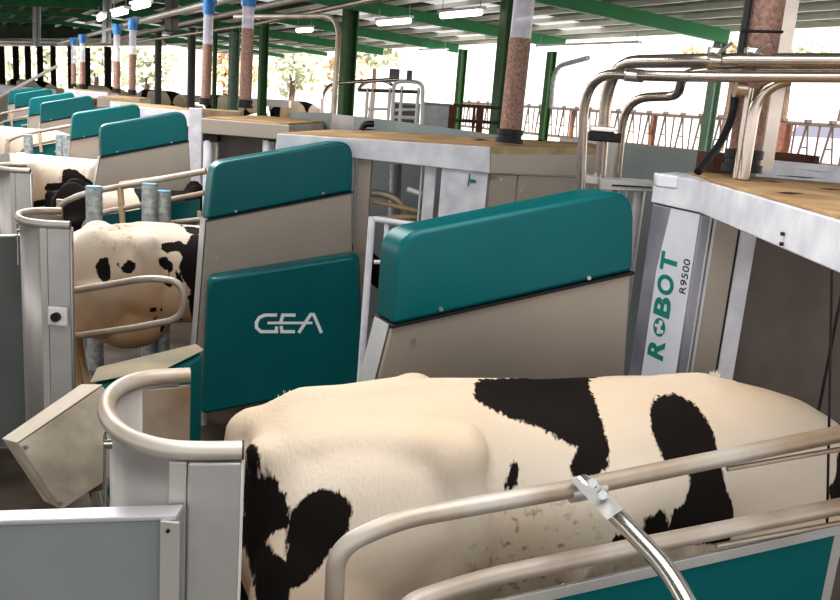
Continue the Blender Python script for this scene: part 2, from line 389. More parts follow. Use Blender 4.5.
# GEA lettering, strokes in the cover's front plane
lp = (plB[0]-NP*.137, NP)
def stroke(pts, w, pl, th, name, m, parent, sc=3.333, ox=190, oy=240):
    mb = MB(); pp = [P(ox+x/sc, oy+y/sc, pl=pl) for x, y in pts]
    up2 = NP; 
    L = []; Rr = []
    for i, p in enumerate(pp):
        if i == 0: t = pp[1]-pp[0]
        elif i == len(pp)-1: t = pp[i]-pp[i-1]
        else: t = (pp[i+1]-pp[i]).normalized()+(pp[i]-pp[i-1]).normalized()
        t = t.normalized(); s = t.cross(up2).normalized()
        k = 1.0
        if 0 < i < len(pp)-1: k = 1/max(.5, s.dot((pp[i+1]-pp[i]).normalized().cross(up2).normalized()))
        L.append(p+s*w/2*k); Rr.append(p-s*w/2*k)
    for i in range(len(pp)-1):
        mb.prism([L[i], L[i+1], Rr[i+1], Rr[i]], -NP*th)
    return mb.build(name, m, parent, smooth=False)
wd = .023
stroke([(290, 250), (250, 250), (231, 258), (221, 275), (222, 292), (236, 305), (288, 305), (288, 288)], wd, lp, .004, 'logo_letter', M['white_ink'], shell)
stroke([(258, 276), (408, 276)], wd*.8, lp, .0045, 'logo_bar', M['white_ink'], shell)
stroke([(303, 272), (309, 250), (352, 250)], wd, lp, .005, 'logo_letter', M['white_ink'], shell)
stroke([(304, 286), (306, 305), (350, 305)], wd, lp, .0052, 'logo_letter', M['white_ink'], shell)
stroke([(362, 309), (402, 248), (412, 248), (438, 309)], wd, lp, .0055, 'logo_letter', M['white_ink'], shell)
# small cover on the fourth guard
plD = (plB[0]+PER-NP*.004, NP)
cover(plD, [(76, 184), (77, 166), (100, 163), (101, 182)], .12, 'small teal cover on the steel plate of the fourth guard')
# ---------------------------------------------------------------- dusty arm cover behind the curved gate
zt = 1.35
a = [P(90, 385, Z=1.36), P(97, 370, Z=1.36), P(196, 346, Z=1.36), P(204, 352, Z=1.36), P(166, 371, Z=1.36)]
e = empty('arm_cover', Vector((a[0].x, a[0].y, .2)), 'teal service arm cover with dusty top behind the curved gate', 'cover')
m = MB(); bot = [Vector((p.x, p.y, .9)) for p in a]
va = [m.bm.verts.new(p) for p in a]; vb = [m.bm.verts.new(p) for p in bot]
m.bm.faces.new(va); m.bm.faces.new(vb[::-1])
for i in range(5): m.bm.faces.new((va[i], vb[i], vb[(i+1) % 5], va[(i+1) % 5]))
m.build('cover_body', M['teal'], e, bevel=.03)
MB().prism([p+UP*.006 for p in a], UP*.004).build('dust_layer', M['teal_dusty'], e, bevel=.003)
MB().tube([Vector((a[2].x-.1, a[2].y-.15, 0)), Vector((a[2].x-.1, a[2].y-.15, .9))], .05).build('leg', M['steel'], e)
# ---------------------------------------------------------------- rear gates
def rear_gate(lb):
    Z = 1.56
    pts = [(190, 375), (150, 377.5), (124, 385), (109, 398), (107, 414), (118, 430), (140, 442), (170, 449), (205, 450.5), (242, 450)]
    w = [P(x, y, Z=Z) for x, y in pts]
    e = empty('rear_gate', Vector((w[5].x, w[5].y, 0)), lb, 'gate')
    path = []
    for i in range(len(w)-1):   # catmull
        p0 = w[max(i-1, 0)]; p1 = w[i]; p2 = w[i+1]; p3 = w[min(i+2, len(w)-1)]
        for j in range(5):
            t = j/5; path.append(.5*((2*p1)+(p2-p0)*t+(2*p0-5*p1+4*p2-p3)*t*t+(3*p1-p0-3*p2+p3)*t**3))
    path.append(w[-1])
    MB().tube(path, .0215, 20).build('top_rail', M['pipe_worn'], e)
    # curved sheet under the rail
    m = MB(); zz0 = .25
    sub = path[2:]
    cs = [(p.x, p.y) for p in sub]
    prev = None
    for p in sub:
        t = m.bm.verts.new((p.x+.006, p.y+.004, Z-.022)); b = m.bm.verts.new((p.x+.006, p.y+.004, zz0))
        if prev: m.bm.faces.new((prev[0], t, b, prev[1]))
        prev = (t, b)
    o = m.build('curved_sheet', M['sheet'], e); o.modifiers.new('s', 'SOLIDIFY').thickness = .004
    # box post at the near end and soiled plate at the far end
    a = path[-1]; b = path[-9]; d = (b-a).normalized(); nn = Vector((-d.y, d.x, 0))
    if nn.y < 0: nn = -nn
    MB().prism([Vector((p.x, p.y, zz0)) for p in (a-nn*.018, a-d*.0+nn*.09, a+d*.118+nn*.09, a+d*.118-nn*.018)], UP*(Z-.024-zz0)).build('box_post', M['steel'], e, bevel=.006)
    MB().prism([Vector((p.x, p.y, zz0)) for p in (a+d*.120-nn*.012, a+d*.16-nn*.008, a+d*.16+nn*.03, a+d*.12+nn*.03)], UP*(Z-.024-zz0)).build('edge_profile', M['sheet'], e, bevel=.004)
    f = path[0]; f2 = path[6]; d = (f2-f).normalized()
    MB().prism([Vector((p.x, p.y, zz0)) for p in (f-Vector((0, .012, 0)), f2-Vector((0, .012, 0)), f2+Vector((0, .01, 0)), f+Vector((0, .01, 0)))], UP*(Z-.03-zz0)).build('rear_plate', M['soiled'], e, bevel=.003)
    MB().tube([w[-1], w[-1]+(w[-1]-w[-2]).normalized()*.004], .0222, 20).build('end_cap', M['black'], e)
    # latch on the outside
    k = P(108, 438, Y=w[4].y-.0); 
    MB().tube(fillet([P(104.5, 520, Y=1.9), P(105, 431, Y=1.9), P(114, 431, Y=1.88), P(114, 520, Y=1.88)], .02), .0045, 8).build('latch_rod', M['chrome'], e)
    MB().tube([P(108, 444, Y=1.9), P(124, 444, Y=1.87)], .013, 12).build('hinge_pin', M['chrome'], e)
    MB().tube([Vector((w[5].x+.08, w[5].y, 0)), Vector((w[5].x+.08, w[5].y, zz0+.01))], .03).build('foot', M['steel'], e)
    return e
g1 = rear_gate('nearest rounded steel rear gate with bent top rail, behind the front cow')
D2 = P(70, 225, Z=1.56)-P(242, 450, Z=1.56)
print('D2', D2, 'PER', PER, 'Q', Q, 'R', R)
g2 = copy_tree(g1, Vector((D2.x, D2.y, 0)), label='second rounded steel rear gate, with the hoop rail and a black button')
D3 = P(30, 171, Z=1.56)-P(242, 450, Z=1.56)
g3 = copy_tree(g1, Vector((D3.x, D3.y, 0)), label='third rounded rear gate at the left edge, before the tan cow')
# control button on gate 2
c = P(58, 316, Y=D2.y+1.70); e = empty('push_button', c, 'small white push button box with black knob on a gate post', 'button')
MB().box(c, (.11, .03, .11)).build('button_box', M['white_paint'], e, bevel=.01)
MB().tube([c-Vector((0, .01, 0)), c-Vector((0, .04, 0))], .026, 16).build('knob', M['black'], e)
# hoop rail on gate 2
pts = [P(62, 292, Y=5.45), P(168, 276, Y=5.45), P(192, 312, Y=5.45), P(160, 322, Y=5.45), P(62, 338, Y=5.45)]
hp = fillet([P(62, 292.5, Y=5.42), P(150, 277.5, Y=5.42), P(184, 282, Y=5.42), P(184, 318, Y=5.42), P(140, 327, Y=5.42), P(62, 338, Y=5.42)], .2, 8)
tag(MB().tube(hp, .024).build('hoop_rail', M['pipe_worn']), 'bent steel hoop rail lying across the spotted cow rump', 'rail')
hp = fillet([P(29, 172, Y=11.2), P(50, 167, Y=11.2), P(61, 172, Y=11.2), P(61, 187, Y=11.2)], .15, 8)
tag(MB().tube(hp, .024).build('hoop_rail', M['pipe_worn']), 'small distant hoop rail in front of the tan cow at left', 'rail')
# ---------------------------------------------------------------- left boards
def board(corners, Y, th, m, lb, name='partition_board', edge=None, cat='partition'):
    q = [P(x, y, Y=yy) for (x, y), yy in zip(corners, Y)]
    e = empty(name, Vector((q[0].x, q[0].y, 0)), lb, cat)
    q2 = [q[0], q[1], Vector((q[1].x, q[1].y, .02)), Vector((q[0].x, q[0].y, .02))]
    MB().prism(q2, Vector((0, th, 0))).build('board_panel', m, e, bevel=.003)
    if edge:
        MB().prism([q[0]-Vector((0, .004, 0))+UP*.001, q[1]-Vector((0, .004, 0))+UP*.001, q[1]+Vector((.0, th+.006, .001)), q[0]+Vector((0, th+.006, .001))], UP*.012).build('top_edge', edge, e, bevel=.003)
    return e, q
e, q = board([(-60, 527.5), (176, 520)], [1.66, 1.66], .045, M['blue_grey'], 'light grey partition board with steel edge in the lower left corner', edge=M['plate_side'])
x = P(169, 518.5, Y=1.645)
MB().box(Vector((x.x, 1.652, x.z/2-.004)), (.042, .01, x.z-.012)).build('edge_bracket', M['sheet'], e, bevel=.002)
MB().tube([Vector((x.x-.002, 1.648, x.z-.03)), Vector((x.x-.002, 1.642, x.z-.03))], .0045, 8).build('screw', M['black'], e)
board([(-60, 240), (21, 237)], [4.9, 4.9], .05, M['dark_board'], 'tall dark grey partition board standing at the left edge', edge=M['sheet'])
board([(-30, 191), (15, 190)], [8.7, 8.7], .05, M['blue_grey'], 'narrow grey partition board at the left edge before the third gate', edge=M['sheet'])
board([(-20, 161), (8, 152)], [10.6, 10.6], .05, M['sheet'], 'pale sheet partition beside the tan cow at the left edge')
# tilted feed flap box
Yb = 2.35
f = [P(18, 444, Y=Yb), P(103, 386, Y=Yb), P(166, 470, Y=Yb), P(62, 510, Y=Yb)]
f[2] = f[3]+(f[1]-f[0])
fl = empty('flap_box', f[3], 'tilted shallow steel box leaning left of the nearest rear gate', 'flap')
off = P(3, 440, Y=Yb+.16)-f[0]
MB().prism(f, off).build('flap_body', M['flap'], fl, bevel=.004)
nu = (f[0]-f[3]).normalized()*.003
MB().prism([f[0]+nu, f[1]+nu, f[1]+nu+off, f[0]+nu+off], nu).build('top_strip', M['lit_top'], fl)  # added strip, its pale colour stands for light on the top face
for (x, y) in ((26, 447), (60, 503)):
    c = P(x, y, Y=Yb-.002); MB().tube([c, c-Vector((0, .006, 0))], .007, 10).build('bolt', M['screw'], fl)
MB().tube([P(103, 478, Y=2.45), P(98, 492, Y=2.4), Vector((-.98, 2.42, .7)), Vector((-.98, 2.42, 0))], .028).build('support_tube', M['chrome'], fl)
MB().beam(Vector((-1.0, 2.5, .0)), Vector((-1.0, 2.5, 1.1)), .06, .06, upv=(1, 0, 0)).build('support_post', M['steel'], fl)
# thin draw rod beside the dark board
# ---------------------------------------------------------------- front rails before the nearest cow
def pr(x, y, Y): return P(x, y, Y=Y)
e = empty('front_rail_gate', Vector((-.2, 1.75, 0)), 'foreground stall gate of two long pipes with a teal board below', 'gate')
# recedes to the right
A0 = (378, 524, 1.72); 
def Yr(x): return 1.72*(1+.00052*(x-378)) if True else 0
up_path = fillet([pr(331, 690, 1.70), pr(336, 548, 1.70), pr(398, 519.5, Yr(398)), pr(577, 488, Yr(577)), pr(900, 421.5, Yr(900))], [.06, .10, .08, .2], 8)
MB().tube(up_path, .0225, 20).build('upper_rail', M['pipe_worn'], e)
lo_path = fillet([pr(392, 720, 1.70), pr(400, 606, 1.70), pr(480, 579, Yr(480)), pr(640, 546, Yr(640)), pr(900, 494.5, Yr(900))], [.06, .10, .08, .2], 8)
MB().tube(lo_path, .0225, 20).build('lower_rail', M['pipe_worn'], e)
for (x0, y0, x1, y1) in ((727, 469, 850, 447.5), (716, 546, 850, 521)):
    MB().tube([pr(x0, y0, Yr(x0)-.012), pr(x1, y1, Yr(x1)-.012)], .007, 8).build('weld_bead', M['pipe_worn'], e)
q = [pr(440, 614, Yr(440)+.0), pr(900, 512, Yr(900)+.0), pr(900, 521, Yr(900)), pr(440, 626, Yr(440))]
MB().prism(q, Vector((0, .012, 0))).build('board_edge', M['steel'], e, bevel=.002)
z0 = .35
a = pr(442, 620, Yr(442)+.006); b = pr(836, 528, Yr(836)+.006)
MB().prism([a, b, Vector((b.x, b.y, z0)), Vector((a.x, a.y, z0))], Vector((0, .01, 0))).build('teal_board', M['teal'], e)
b2 = pr(846, 527, Yr(846))
MB().prism([b, b2, Vector((b2.x, b2.y, z0)), Vector((b.x-.03, b.y, z0))], Vector((0, .02, 0))).build('board_frame', M['steel'], e, bevel=.003)
for x, y in ((563, 584.5), (758, 545), (641, 568)):
    c = pr(x, y+.5, Yr(x)-.002); MB().tube([c, c-Vector((0, .008, 0))], .0055, 8).build('screw', M['screw'], e)
for xx in (up_path[0].x+.02, .95): MB().tube([Vector((xx, 1.72 if xx < .5 else Yr(840), 0)), Vector((xx, 1.72 if xx < .5 else Yr(840), 1.1))], .0225).build('gate_post', M['pipe_worn'], e)
# brace with clamp
e = empty('gate_brace', pr(590, 485, 1.8), 'shiny bent steel brace clamped over the upper foreground rail', 'brace')
bp = fillet([pr(583, 482, Yr(583)-.03), pr(618, 517, 1.68), pr(672, 574, 1.5), pr(705, 640, 1.38), pr(715, 720, 1.34)], [.05, .2, .1], 8)
MB().tube(bp, .0195, 20).build('brace_tube', M['chrome'], e)
bb = Yr(583)
MB().prism([pr(570, 479, bb-.026), pr(592, 476, bb-.026), pr(622, 507, 1.655), pr(606, 518, 1.655)], -Vector((0, .012, 0))).build('clamp_plate', M['steel'], e, bevel=.005)
MB().tube([pr(569, 492, Yr(569)), pr(603, 485.5, Yr(603))], .027, 20).build('clamp_sleeve', M['steel'], e)
for (x, y) in ((591, 482), (601, 494)):
    c = pr(x, y, 1.725); MB().tube([c, c-Vector((-.0, .018, -.006))], .011, 6).build('bolt', M['screw'], e)
pipe('hanging_rod', [P(832, 270, Y=2.2), P(827, 530, Y=2.17)], .0035, M['black'], 'thin black rod hanging from the near hood edge before the cow neck', 'rod')
# ---------------------------------------------------------------- robot hood and column (near right)
ZT = 2.14; HH = .135
def plan(pts, z): return [Vector((x, y, z)) for x, y in pts]
cA = P(704, 181, Z=ZT); lA = P(655, 173, Z=ZT)
hoodA = empty('robot_hood', Vector((cA.x, cA.y, ZT-HH)), 'big steel robot hood with dusty board top at the right edge', 'robot hood')
nearY = 1.35
pl_pts = [(lA.x, lA.y), (cA.x, cA.y), (cA.x+.0, nearY), (2.9, nearY), (2.9, 4.15), (lA.x+.15, 4.15)]
MB().prism(plan(pl_pts, ZT-HH), UP*HH).build('hood_rim', M['sheet_white'], hoodA, bevel=.006)
ins = [(lA.x+.17, cA.y+.06), (cA.x+.012, cA.y-.02), (cA.x+.012, nearY+.02), (2.85, nearY+.02), (2.85, 4.1), (lA.x+.2, 4.1)]
MB().prism(plan(ins, ZT+.001), UP*.012).build('top_board', M['dust'], hoodA, bevel=.003)
for (x, y, w, h, s) in ((800, 177, 26, 1.0, .06), (790, 193, 14, 1.2, .02), (830, 189, 14, .8, .05), (772, 181.5, 13, .8, .1), (815, 171, 18, .6, .1)):
    q = [P(x-w, y-w*s-.2, Z=ZT+.0145), P(x-w*.2, y-h, Z=ZT+.0145), P(x+w, y+w*s, Z=ZT+.0145), P(x+w*.1, y+h, Z=ZT+.0145)]
    MB().poly(q).build('board_tear', M['crack'], hoodA)
for (x, y) in ((784, 234), (783, 244)):
    c = P(x, y, pl=(cA-Vector((.002, 0, 0)), Vector((1, 0, 0)))); MB().tube([c, c-Vector((.01, 0, 0))], .006, 8).build('bolt', M['crack'], hoodA)
# column face
c1 = P(704, 212, Y=cA.y+.012); c0 = P(651, 203, Y=lA.y+.012)
colr = empty('robot_column', Vector((cA.x-.1, cA.y+.1, 0)), 'leaning steel robot column with vertical teal and black lettering', 'robot column')
zc = ZT-HH-.002
w_ = (cA-lA); w_.z = 0; wn_ = w_.normalized(); nrm = Vector((-wn_.y, wn_.x, 0))
if nrm.y < 0: nrm = -nrm
fo = Vector((lA.x, lA.y, 0))+nrm*.012-wn_*.008
fe = Vector((cA.x, cA.y, 0))+nrm*.012
botz = 0.02
MB().prism([fo+UP*zc, fe+UP*zc, fe+UP*botz, fo+UP*botz], nrm*.28).build('column_body', M['column'], colr, bevel=.012)
# sticker and strips
fpl = (fo-nrm*.0015, nrm)
def fp(x, y, k=0.): return P(x, y, pl=(fo-nrm*(.0015+k), nrm))
lw = (fe-fo).length
def face(u0, u1, z0, z1, k, th=.001): return [fo+wn_*lw*u-nrm*k+UP*z for u, z in ((u0, z1), (u1, z1), (u1, z0), (u0, z0))]
s = MB(); s.prism([fo+wn_*lw*.42-nrm*.001+UP*(zc-.005), fo+wn_*lw*.985-nrm*.001+UP*(zc-.005), fo+wn_*lw*.985-nrm*.001+UP*.5, fo+wn_*lw*.30-nrm*.001+UP*.5, fo+wn_*lw*.30-nrm*.001+UP*(zc-.3)], -nrm*.0012); stk = s.build('white_sticker', M['white_sticker'], colr)
def text_mesh(s, size, origin, xd, yd, m, parent, name, bold=0.):
    cu = bpy.data.curves.new(name, 'FONT'); cu.body = s; cu.size = size; cu.offset = bold; cu.extrude = .0008; cu.space_character = 1.05; cu.resolution_u = 6
    o = bpy.data.objects.new(name, cu); C.objects.link(o)
    me = bpy.data.meshes.new_from_object(o); bpy.data.objects.remove(o)
    n = xd.cross(yd).normalized(); mt = Matrix((xd, yd, n)).transposed()
    for v in me.vertices: v.co = mt@v.co
    ob = bpy.data.objects.new(name, me); C.objects.link(ob); me.materials.append(m); ob.location = origin; attach(ob, parent); return ob
# lettering reads upward: x dir = up, y dir = -across
tz = lambda y: fp(665, y).z
H = .118
def letter(ch, y0, y1, sc=1.0):
    zb = fp(668, y0).z; zt_ = fp(668, y1).z
    o = text_mesh(ch, 1, Vector(), UP, -wn_, M['teal_ink'], stk, 'robot_letter', bold=.035)
    xs = [v.co.z for v in o.data.vertices]; ys = [v.co.dot(-wn_) for v in o.data.vertices]
    sx = (zt_-zb)/(max(xs)-min(xs)); sy = H/(max(ys)-min(ys)); mn = min(xs); my = min(ys)
    for v in o.data.vertices:
        a = (v.co.z-mn)*sx; b = (v.co.dot(-wn_)-my)*sy; n = v.co.dot(nrm)
        v.co = UP*a-wn_*b+nrm*n*.5
    # cap bottom (baseline) sits on the right of the turned letter
    o.location = fo+wn_*lw*.70-nrm*.0034+UP*zb-root_loc(stk)
    return o
letter('R', 364, 344); letter('B', 319, 298); letter('O', 296, 275); letter('T', 271, 252)
# disc with small figure
zc0 = (fp(668, 341).z+fp(668, 321).z)/2; rad = .043
cc = fo+wn_*(lw*.70-H/2)-nrm*.003+UP*zc0
MB().tube([cc, cc-nrm*.001], rad, 32).build('robot_disc', M['teal_ink'], stk)
def icon(u0, v0, u1, v1, m, name): 
    MB().prism([cc-nrm*.0013+wn_*u+UP*v for u, v in ((u0, v0), (u1, v0), (u1, v1), (u0, v1))], -nrm*.0006).build(name, m, stk)
icon(-.012, -.03, .012, .012, M['white_sticker'], 'icon_body'); icon(.006, -.022, .034, -.006, M['white_sticker'], 'icon_arm'); icon(-.006, .012, .02, .034, M['white_sticker'], 'icon_head'); icon(-.032, -.004, -.01, .012, M['white_sticker'], 'icon_arm')
o = text_mesh('R9500', .062, Vector(), UP, -wn_, M['black_ink'], stk, 'model_number')
z0_ = fp(690, 297).z; xs = [v.co.z for v in o.data.vertices]; s_ = (fp(690, 261).z-z0_)/(max(xs)-min(xs))
for v in o.data.vertices: v.co = Vector((v.co.x*1.0, v.co.y*1.0, v.co.z*s_))
o.location = fo+wn_*lw*.94-nrm*.0034+UP*z0_-root_loc(stk)
# strips to the right of the column
Yc = cA.y+.05
def strip(x0t, x1t, x0b, x1b, Y, m, name, th=.05, yt=205, yb=385):
    q = [P(x0t, yt, Y=Y), P(x1t, yt, Y=Y), P(x1b, yb, Y=Y), P(x0b, yb, Y=Y)]
    k0 = (q[0].x+q[3].x)/2; k1 = (q[1].x+q[2].x)/2
    q = [Vector((k0, Y, ZT-HH-.004)), Vector((k1, Y, ZT-HH-.004)), Vector((k1, Y, .02)), Vector((k0, Y, .02))]
    MB().prism(q, Vector((0, th, 0))).build(name, m, colr, bevel=.003)
xe = fe.x
Yc = fe.y+.02
def xs_(px): return P(px, 300, Y=Yc).x
for (p0, p1, mm, nn_) in ((688, 697, 'galv', 'dark_strip'), (697, 699.5, 'plate_side', 'light_strip'), (699.5, 701.5, 'black', 'seam'), (701.5, 704.5, 'plate_side', 'light_strip'), (704.5, 727, 'plate', 'side_plate'), (727, 729.5, 'black', 'seam'), (729.5, 746, 'sheet_white', 'corner_profile')):
    x0_, x1_ = xs_(p0), xs_(p1)
    MB().box(Vector(((x0_+x1_)/2, Yc+.03, (ZT-HH)/2)), (x1_-x0_-.0008, .06 if mm != 'black' else .04, ZT-HH-.01)).build(nn_, M[mm], colr, smooth=False)
# dark panels further back
xr = xs_(746); Yd = Yc+.12
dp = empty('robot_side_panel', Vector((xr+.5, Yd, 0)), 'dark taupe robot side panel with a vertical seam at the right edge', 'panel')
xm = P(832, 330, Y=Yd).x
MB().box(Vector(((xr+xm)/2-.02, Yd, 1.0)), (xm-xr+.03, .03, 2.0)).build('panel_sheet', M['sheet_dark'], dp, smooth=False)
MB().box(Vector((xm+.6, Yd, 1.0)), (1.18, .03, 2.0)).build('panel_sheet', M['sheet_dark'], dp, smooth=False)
# bracket and pipes behind the column
bk = empty('pipe_bracket', P(600, 190, Y=4.3), 'slotted steel bracket where three pipes rise behind the nearest guard', 'bracket')
MB().prism([P(583, 175, Y=4.3), P(606, 178, Y=4.3), P(606, 186, Y=4.3), P(583, 183, Y=4.3)], Vector((0, .1, 0))).build('bracket_plate', M['steel'], bk, bevel=.004)
MB().prism([P(600, 178, Y=4.25), P(656, 182, Y=4.25), P(656, 192, Y=4.25), P(600, 190, Y=4.25)], Vector((0, .14, 0))).build('bracket_bar', M['steel'], bk, bevel=.004)
MB().prism([P(612, 184.5, Y=4.24), P(652, 187, Y=4.24), P(652, 188.2, Y=4.24), P(612, 186, Y=4.24)], Vector((0, .01, 0))).build('slot', M['black'], bk)
MB().prism([P(656, 173, Y=3.5), P(679, 176, Y=3.5), P(678, 190, Y=3.5), P(656, 187, Y=3.5)], Vector((0, .05, 0))).build('bracket_block', M['sheet_white'], bk, bevel=.01)
MB().tube([P(640, 190, Y=4.35), Vector((P(640, 190, Y=4.35).x, 4.35, 0))], .03).build('bracket_leg', M['steel'], bk)
pA = [P(597, 215, Y=4.4), P(608, 72, Y=4.3), P(650, 60, Y=4.2)]
pipe('bent_pipe', [P(597, 215, Y=4.35), P(609, 62, Y=4.3), P(700, 60.5, Y=3.74), P(1060, 61, Y=3.3)], .03, M['pipe'], 'thickest shiny pipe, running level at right and bending down to the bracket', fr=.22)
pipe('bent_pipe', [P(579, 225, Y=4.1), P(585.5, 72.5, Y=4.05), P(660, 76.5, Y=3.70), P(1060, 77.5, Y=3.3)], .0225, M['pipe'], 'leftmost shiny pipe that bends down beside the bracket', fr=.2)
pipe('bent_pipe', [P(614, 205, Y=4.5), P(625, 98, Y=4.45), P(678, 96, Y=4.2), P(683, 74, Y=4.05), P(720, 69.5, Y=3.78), P(1060, 69.5, Y=3.35)], .0225, M['pipe'], 'middle shiny pipe with a double bend behind the leftmost pipe', fr=[.22, .06, .1, .1])
pipe('bent_pipe', [P(743, 179, Y=3.66), P(758, 86, Y=3.66), P(790, 80, Y=3.64)], .025, M['pipe'], 'steel pipe dropping beside the nearest feed tube onto the hood', fr=.12)
pipe('bent_pipe', [P(736, 178, Y=3.7), P(750, 88, Y=3.7)], .016, M['pipe'], 'thin steel pipe between the dropping pipe and nearest feed tube')
MB_ = MB(); a = P(764, 171, Y=4.02); b = P(794, -20, Y=4.02)
tag(MB_.beam(a, b, .058, .05, upv=(0, 1, 0)).build('support_channel', M['pipe'], smooth=False), 'straight steel channel post right of the nearest feed tube', 'post')
pipe('power_cable', [P(698, 172, Y=3.6), P(720, 145, Y=3.75), P(732, 118, Y=3.86), P(735, 92, Y=3.9), P(741, 50, Y=3.9), P(751, -15, Y=3.9)], .017, M['cable'], 'black cable climbing along the nearest feed tube', 'cable', fr=.15)
pipe('cable_tie', [P(741, 31, Y=3.80), P(783, 32, Y=3.80)], .006, M['black'], 'thin black tie strap around the nearest feed tube', 'strap')
# clamps on pipes
def clamp(x, y, Y, lb, r=.045, m='chrome'):
    c = P(x, y, Y=Y); e = empty('pipe_clamp', c, lb, 'clamp')
    MB().tube([c-Vector((.022, 0, 0)), c+Vector((.022, 0, 0))], r, 18).build('clamp_ring', M[m], e)
    MB().box(c+Vector((0, 0, r)), (.05, .05, .03)).build('clamp_lug', M[m], e, bevel=.006)
    MB().tube([c+Vector((0, -.02, r-.02)), c+Vector((.05, -.06, r+.03))], .008, 8).build('wing_bolt', M[m], e)
clamp(713, 60, 3.72, 'left shiny clamp on the level pipes above the fence', .038)
clamp(750, 61, 3.70, 'clamp where the level pipes cross the nearest feed tube', .042)
clamp(740, 88, 3.66, 'clamp under the level pipes at the nearest feed tube', .04, 'pipe')
e = empty('black_clamp', P(602, 136, Y=4.2), 'black saddle clamp joining the three rising pipes', 'clamp')
MB().box(P(604, 137, Y=4.27), (.16, .08, .045)).build('clamp_body', M['black'], e, bevel=.008)
MB().box(P(602, 129, Y=4.27), (.12, .07, .03)).build('clamp_top', M['chrome'], e, bevel=.006)
c = P(634, 75.3, Y=3.81); tag(MB().tube([c-Vector((.04, 0, 0)), c+Vector((.04, 0, 0))], .028, 16).build('pipe_coupling', M['chrome']), 'small round coupling sleeve on the leftmost shiny pipe', 'coupling')
# ---------------------------------------------------------------- long white hood B
ZB = 2.11
hB = empty('robot_hood', P(300, 140, Y=5.75), 'long white hood beam with tan dusty top behind the guards', 'robot hood')
b0 = P(277, 133, Z=ZB); b1 = P(490, 147.5, Z=ZB)
b0 = P(277, 133.5, Y=5.9); b1 = P(490, 147, Y=5.75); zB = (b0.z+b1.z)/2
fr = [P(277, 133.5, Y=5.9), P(490, 147, Y=5.75), P(490, 173.5, Y=5.75), P(352, 158, Y=5.85), P(275, 152, Y=5.9)]
MB().prism(fr, Vector((0, .04, 0))).build('front_beam', M['sheet_white'], hB, bevel=.008)
sd = [P(490.5, 147, Y=5.76), P(606, 148, Y=6.6), P(604, 177, Y=6.6), P(490.5, 173.5, Y=5.76)]
MB().prism(sd, Vector((-.02, .03, 0))).build('side_beam', M['plate'], hB, bevel=.006)
sd2 = [sd[0]-Vector((0, .004, -.002)), sd[1]-Vector((0, .004, -.002)), sd[1]-Vector((0, .004, .05)), sd[0]-Vector((0, .004, .05))]
MB().prism(sd2, Vector((-.01, .01, 0))).build('dusty_edge', M['cream_edge'], hB)
tp = [P(279, 132.5, Y=5.92), P(489, 146, Y=5.77), P(606, 147, Y=6.62), P(590, 143, Y=8.4), P(500, 138, Y=7.6), P(420, 133.5, Y=7.0), P(330, 129.5, Y=6.9)]
MB().prism([Vector((p.x, p.y, p.z)) for p in tp], -UP*.03).build('top_board', M['dust'], hB, bevel=.004)
for (x, y, w) in ((367, 132.2, 11), (480, 142.5, 9), (540, 143, 7)):
    MB().poly([P(x-w, y, Y=6.3)+UP*.02, P(x, y-.8, Y=6.3)+UP*.02, P(x+w, y+.3, Y=6.3)+UP*.02, P(x, y+.9, Y=6.3)+UP*.02]).build('board_tear', M['crack'], hB)
cab = empty('robot_cabinet', Vector((fr[1].x, 5.9, 0)), 'tall robot cabinet under the long hood with white side and brown doors', 'cabinet')
a = P(442, 168, Y=5.83); b = P(488, 173, Y=5.8)
MB().prism([Vector((a.x, a.y, 0)), Vector((b.x, b.y, 0)), Vector((b.x, b.y, b.z)), Vector((a.x, a.y, b.z+.02))], Vector((0, .03, 0))).build('white_panel', M['sheet_white'], cab)
s0 = P(491, 174.5, Y=5.84); s1 = P(604, 178, Y=6.66); dd = (s1-s0)
for u0, u1 in ((0, .21), (.225, 1)):
    p0 = s0+dd*u0; p1 = s0+dd*u1
    MB().prism([Vector((p0.x, p0.y, 0)), Vector((p1.x, p1.y, 0)), p1, p0], Vector((-.02, .03, 0))).build('door', M['sheet_dark'] if 0 else M['plate'], cab, bevel=.004)
for (x, y) in ((501, 178.5), (521, 189.5)):
    c = P(x, y, Y=5.86); MB().tube([c, c-Vector((0, .04, 0))], .013, 10).build('lock', M['screw'], cab)
for q in ([(469, 172), (470.5, 172), (469, 184), (467.5, 184)], [(470, 177), (476, 178), (476, 181), (470, 180)]):
    q = [P(x, y+2, Y=5.795) for x, y in q]
    MB().prism(q, -Vector((0, .003, 0))).build('teal_mark', M['teal_ink'], cab)
# posts below hood B
def vpost(x0, x1, ytop, Y, th, m, lb, ybase=0., ztop=None, name='steel_post', bevel=.008):
    a = P(x0, ytop, Y=Y); b = P(x1, ytop, Y=Y); z = ztop or a.z
    o = MB().prism([Vector((a.x, Y, ybase)), Vector((b.x, Y, ybase)), Vector((b.x, Y, z)), Vector((a.x, Y, z))], Vector((0, th, 0))).build(name, m, bevel=bevel)
    return tag(o, lb, 'post')
vpost(358, 372, 158.5, 5.95, .08, M['plate'], 'taupe steel column below the left part of the long hood')
vpost(352.5, 355.5, 158.5, 5.98, .04, M['sheet'], 'thin bright strip post left of the taupe column')
vpost(425, 437, 166, 5.9, .06, M['sheet_white'], 'white square post below the middle of the long hood')
vpost(421, 423, 166, 5.95, .03, M['sheet_white'], 'very thin white rod post left of the white square post')
